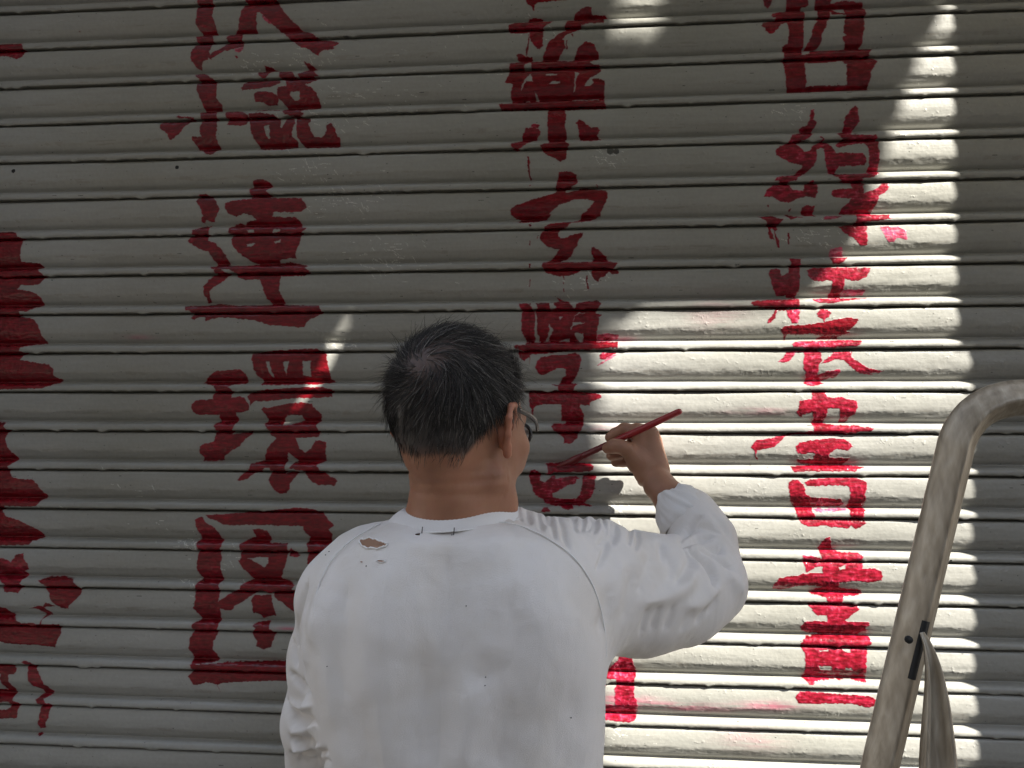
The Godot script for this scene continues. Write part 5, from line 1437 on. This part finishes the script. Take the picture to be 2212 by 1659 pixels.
func street() -> void:
	var asphalt := speckled(Color(0.045, 0.045, 0.047), Color(0.075, 0.073, 0.07), 0.9, 0.05, 1.2, 0.4, 0.0, 3)
	var paving := speckled(Color(0.11, 0.098, 0.08), Color(0.18, 0.16, 0.13), 0.85, 0.02, 0.8, 0.3, 0.0, 4)
	struct("ground", box(Vector3(300, 0.2, 300)), asphalt, Vector3(0, -0.23, 0))
	struct("pavement", box(Vector3(80, 0.2, 8.0)), paving, Vector3(0, -0.1, 2.0))
	var plaster := speckled(Color(0.42, 0.38, 0.32), Color(0.55, 0.50, 0.43), 0.9, 0.01, 0.6, 0.25, 0.0, 6)
	var tile := speckled(Color(0.22, 0.19, 0.16), Color(0.34, 0.30, 0.25), 0.5, 0.01, 1.2, 0.1, 0.0, 7)
	# the shop front round the shutter
	var shop := thing("shop_front", "tiled shop front with pillars and a lintel framing the closed shutter", "shop front", Vector3(0, 0, WALL))
	place(part("pillar", box(Vector3(0.6, 3.2, 0.55)), tile, shop), Vector3(1.386, 1.6, -0.021))
	place(part("pillar", box(Vector3(0.6, 3.2, 0.55)), tile, shop), Vector3(-1.652, 1.6, -0.021))
	place(part("lintel", box(Vector3(2.43, 0.5, 0.4)), tile, shop), Vector3(-0.135, 3.1, -0.14))
	place(part("wall", box(Vector3(14, 9, 0.3)), plaster, shop), Vector3(-0.15, 7.85, -0.36))
	place(part("back_wall", box(Vector3(14, 3.35, 0.2)), plaster, shop), Vector3(-0.15, 1.675, -0.41))
	# unseen boards added over the pavement, their outlines shaped to cut the sunlight
	var red := speckled(Color(0.22, 0.24, 0.23), Color(0.28, 0.30, 0.28), 0.5, 0.02, 1.0, 0.0, 0.0, 8)
	var cream := speckled(Color(0.50, 0.46, 0.36), Color(0.58, 0.54, 0.44), 0.6, 0.02, 1.0, 0.0, 0.0, 9)
	var sheet := speckled(Color(0.34, 0.35, 0.34), Color(0.42, 0.42, 0.40), 0.5, 0.02, 1.0, 0.0, 0.2, 10)
	var z := WALL + 1.0
	var a := thing("shade_board", "wide unseen board added to keep the sun off the left of the shutter", "shade_board")
	part("panel", slab(PackedVector2Array([Vector2(-0.6462, 2.1392), Vector2(-0.804, 4.9296), Vector2(1.3647, 4.7645), Vector2(1.3731, 3.7086), Vector2(1.1839, 3.7111), Vector2(1.1878, 3.397), Vector2(1.2385, 3.3972), Vector2(1.251, 2.2749)]), z, z + 0.04), red, a)
	var b := thing("shade_board", "narrow unseen board added beside the wide one, its upright edge bounding the sun patch", "shade_board")
	part("panel", slab(PackedVector2Array([Vector2(1.2539, 2.2751), Vector2(1.2415, 3.3972), Vector2(1.4052, 3.3981), Vector2(1.403, 3.7082), Vector2(1.3761, 3.7086), Vector2(1.3678, 4.7643), Vector2(1.6623, 4.7419), Vector2(1.6636, 3.6831), Vector2(1.8025, 3.6814), Vector2(1.7998, 2.3142)]), z, z + 0.04), cream, b)
	var f := thing("slit_plates", "two unseen plates added above the shutter, their slanting gap passing a streak of sun", "shade_plates")  # unseen plates added so that their gap throws one sun streak
	part("plate", slab(PackedVector2Array([Vector2(0.4319, 2.6341), Vector2(0.4262, 3.0425), Vector2(0.6624, 3.0387), Vector2(0.6617, 2.945), Vector2(0.6043, 2.8182), Vector2(0.5538, 2.7375), Vector2(0.561, 2.6351)]), WALL + 0.62, WALL + 0.63), sheet, f)
	part("plate", slab(PackedVector2Array([Vector2(0.567, 2.6351), Vector2(0.5599, 2.7375), Vector2(0.6329, 2.8181), Vector2(0.6924, 2.9447), Vector2(0.6939, 3.0381), Vector2(0.7892, 3.0366), Vector2(0.7914, 2.6368)]), WALL + 0.62, WALL + 0.63), sheet, f)
	var added_canopy := thing("added_canopy", "unseen concrete slab added above the shutter to keep skylight off it", "added_canopy", Vector3(0, 0, WALL))  # unseen, added to darken the upper shutter
	place(part("slab", box(Vector3(6.0, 0.12, 0.36)), plaster, added_canopy), Vector3(-0.6, 3.42, 0.24))
	z = WALL + 1.12
	var c := thing("shade_board", "unseen board added above the shutter, its level lower edge bounding the sun patch", "shade_board")  # also added: level edge ends the sun patch at the top
	part("panel", slab(PackedVector2Array([Vector2(1.8723, 3.9112), Vector2(1.8707, 5.1227), Vector2(2.058, 5.1067), Vector2(2.0596, 4.4225), Vector2(2.0488, 4.3762), Vector2(2.1079, 4.3709), Vector2(2.1234, 4.347), Vector2(2.1215, 3.9082)]), z, z + 0.04), sheet, c)
	z = WALL + 0.9
	var d := thing("shade_panel", "unseen grey panel added above the shutter, its slanting right edge trimming the sunlight", "shade_panel")  # unseen panel, outline shaped to give the slanting edge of the sunlight
	part("panel", slab(PackedVector2Array([Vector2(1.7185, 3.4867), Vector2(1.7274, 3.9275), Vector2(1.7474, 3.9543), Vector2(1.7631, 3.99), Vector2(1.7917, 4.6777), Vector2(2.4072, 4.6252), Vector2(2.216, 3.9664), Vector2(2.1873, 3.9209), Vector2(2.1587, 3.8429), Vector2(2.1294, 3.7643), Vector2(2.109, 3.6987), Vector2(2.0881, 3.6396), Vector2(2.0679, 3.5839), Vector2(2.0459, 3.5493), Vector2(2.0151, 3.5147), Vector2(1.9673, 3.4887)]), z, z + 0.02), sheet, d)
	# an unseen plate added on the pillar narrows the sunlight higher up
	var e := thing("shade_plate", "small unseen plate added on the right pillar to narrow the sunlight", "sign")
	place(part("panel", box(Vector3(0.5, 0.95, 0.02)), cream, e), Vector3(1.354, 2.665, WALL + 0.265))
	# the other side of the street
	var fm := speckled(Color(0.21, 0.195, 0.17), Color(0.28, 0.26, 0.23), 0.9, 0.02, 0.3, 0.1, 0.0, 11)
	var glass := mat(Color(0.05, 0.06, 0.07), 0.15)
	block("sun_block_tower", "tall slim unseen tower added across the street to keep low sun off the painter", fm, glass, Vector3(21.6, 0, 10.5), 5.2, 23.6, 6)  # unseen, added to block the sun from the painter's back
	block("old_house", "low old house across the street, between the two taller buildings", fm, glass, Vector3(9.5, 0, 11.5), 16.0, 6.5, 1)
	block("apartment_building", "long apartment building across the street, left of the low house", fm, glass, Vector3(-14, 0, 9.0), 30.0, 25.0, 6)

func block(called: String, label: String, fm: Material, glass: Material, at: Vector3, w: float, h: float, floors: int) -> void:
	var o := thing(called, label, "building", at)
	place(part("wall", box(Vector3(w, h, 6)), fm, o), Vector3(0, h / 2, 3))
	for fl in range(0, floors):
		for k in int(w / 4.0):
			place(part("window", box(Vector3(1.6, 1.5, 0.06)), glass, o), Vector3((k + 0.5) * 4.0 - w / 2, fl * 3.2 + 4.6, -0.02))

func shutter() -> void:
	var s := thing("roller_shutter", "closed grey roller shutter of horizontal slats painted with columns of red characters", "roller shutter")
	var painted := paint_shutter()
	var plain := speckled(Color(0.29, 0.285, 0.25), Color(0.33, 0.325, 0.29), 0.42, 0.02, 1.5, 0.0, 0.0, 2)
	for i in range(-7, 32):
		var seen := i >= -1 and i <= 21
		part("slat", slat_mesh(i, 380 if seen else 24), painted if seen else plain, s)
	place(part("bottom_bar", box(Vector3(2.2, 0.068, 0.03)), plain, s), Vector3(-0.15, 0.036, WALL))
	for x: float in [-1.275, 0.975]:
		place(part("guide_rail", box(Vector3(0.05, 2.85, 0.07)), plain, s), Vector3(x, 1.425, WALL))

func ladder() -> void:
	var alu := speckled(Color(0.15, 0.118, 0.08), Color(0.52, 0.465, 0.375), 0.44, 0.035, 5.0, 0.35, 0.35, 21)
	alu.uv1_scale = Vector3(6.0, 1.1, 6.0)
	var dark := mat(Color(0.01, 0.01, 0.01), 0.8)
	var t := thing("stepladder", "worn aluminium stepladder with a bent tube handrail in front of the shutter", "stepladder")
	# the bent tube: up the near leg, round the top, down the far leg
	var leg := Vector3(-0.243, -1.0, 0.0).normalized()
	var p0 := Vector3(0.3304, 1.5238, -0.85)
	var run := [p0 + leg * 1.56, p0 + leg * 0.8, p0 + leg * 0.3, p0 + leg * 0.04, p0, Vector3(0.3339, 1.5379, -0.85), Vector3(0.3407, 1.5516, -0.85), Vector3(0.3503, 1.5631, -0.85), Vector3(0.3619, 1.5708, -0.85), Vector3(0.3762, 1.5759, -0.85), Vector3(0.3912, 1.5776, -0.85)]
	var far: Vector3 = run[10] + Vector3(0.26, 0.0, 0.0)
	var pts := spline(run, 10)
	var arc := spline([run[10], run[10] + Vector3(0.22, 0.001, 0), far + Vector3(0.03, -0.02, 0), far + Vector3(0.055, -0.06, 0), far + Vector3(0.07, -0.11, 0), far + Vector3(0.07, -0.11, 0) + Vector3(0.243, -1, 0).normalized() * 1.5], 8)
	for i in range(1, arc.size()):
		pts.append(arc[i])
	var up := Vector3(0.75, 0.0, 0.65).normalized()
	part("handrail", handrail(pts), alu, t)
	# slot in the leg and the support hinged in it
	var a := Vector3(0.2952, 1.3759, -0.832)
	var b := Vector3(0.2819, 1.3238, -0.832)
	part("slot", tube(PackedVector3Array([a, b]), even(2, 0.0036), 4, Vector3(0, 0, 1), 0.5), dark, t)
	var sup := spline([Vector3(0.2906, 1.3664, -0.829), Vector3(0.2928, 1.3586, -0.824), Vector3(0.2949, 1.3467, -0.82), Vector3(0.2969, 1.3301, -0.818), Vector3(0.2973, 1.3075, -0.815), Vector3(0.2966, 1.283, -0.812), Vector3(0.2953, 1.255, -0.808)], 8)
	var low := sup[sup.size() - 1]
	for k in range(1, 9):
		sup.append(low + Vector3(0.004, -1.08, 0.10) * (k / 8.0))
	part("support_leg", channel(sup), alu, t)
	part("rivet", rivet(Vector3(0.2784, 1.3602, -0.829)), dark, t)
	var foot := mat(Color(0.03, 0.03, 0.03), 0.8)
	for k in range(1, 5):
		var yy := 0.25 * k
		var xl: float = p0.x - 0.243 * (p0.y - yy)
		var xr: float = far.x + 0.07 + 0.243 * (p0.y - yy)
		place(part("step", box(Vector3(xr - xl - 0.02, 0.03, 0.09)), alu, t), Vector3((xl + xr) / 2, yy, -0.85))
	place(part("rubber_foot", box(Vector3(0.05, 0.03, 0.05)), foot, t), p0 + leg * 1.56)

# the tube has a flattened section: a broad face towards the left and a narrower one towards the right
func handrail(pts: PackedVector3Array) -> ArrayMesh:
	var v := PackedVector3Array()
	var idx := PackedInt32Array()
	var n := pts.size()
	var sec := [Vector2(-0.0160, -0.005), Vector2(-0.0157, -0.001), Vector2(-0.0120, 0.0048), Vector2(-0.006, 0.0112), Vector2(-0.001, 0.0158), Vector2(0.0012, 0.0168), Vector2(0.0034, 0.0156), Vector2(0.0085, 0.0085), Vector2(0.0140, 0.0010), Vector2(0.0158, -0.0035), Vector2(0.0145, -0.0095), Vector2(0.008, -0.0145), Vector2(-0.008, -0.0145), Vector2(-0.0145, -0.0105)]
	var m := sec.size()
	var wear := FastNoiseLite.new()
	wear.frequency = 14.0
	for i in n:
		var d := (pts[mini(i + 1, n - 1)] - pts[maxi(i - 1, 0)]).normalized()
		var zz := Vector3(0, 0, 1)
		var x := d.cross(zz).normalized()
		for s: Vector2 in sec:
			s *= 1.05
			var p := pts[i] + x * s.x + zz * s.y
			v.append(p + (x * s.x + zz * s.y).normalized() * wear.get_noise_3dv(p * 3.0) * 0.0005)
	for i in n - 1:
		for k in m:
			var a := i * m + k
			var b := i * m + (k + 1) % m
			idx.append_array([a, a + m, b, b, a + m, b + m])
	return make_mesh(v, idx)

# pressed channel: two raised rims with a groove between, tapering to the hinge
func channel(pts: PackedVector3Array) -> ArrayMesh:
	var v := PackedVector3Array()
	var idx := PackedInt32Array()
	var n := pts.size()
	var sec := [Vector2(-1.0, -0.5), Vector2(-1.0, 0.35), Vector2(-0.86, 0.5), Vector2(-0.66, 0.42), Vector2(-0.45, -0.05), Vector2(0.0, -0.18), Vector2(0.45, -0.05), Vector2(0.66, 0.42), Vector2(0.86, 0.5), Vector2(1.0, 0.35), Vector2(1.0, -0.5)]
	var m := sec.size()
	var run := 0.0
	for i in n:
		var d := (pts[mini(i + 1, n - 1)] - pts[maxi(i - 1, 0)]).normalized()
		var zz := Vector3(0, 0, 1)
		var x := zz.cross(d).normalized()
		if i > 0:
			run += pts[i].distance_to(pts[i - 1])
		var f := clampf(run / 0.20, 0.0, 1.0)
		var w := lerpf(0.002, 0.0172, 1.0 - pow(1.0 - f, 2.0))
		for s: Vector2 in sec:
			v.append(pts[i] - x * s.x * w + zz * s.y * minf(w, 0.013))
	for i in n - 1:
		for k in m:
			var a := i * m + k
			var b := i * m + (k + 1) % m
			idx.append_array([a, a + m, b, b, a + m, b + m])
	return make_mesh(v, idx)

func rivet(at: Vector3) -> ArrayMesh:
	return tube(PackedVector3Array([at, at + Vector3(0, 0, 0.003)]), even(2, 0.0035), 10)
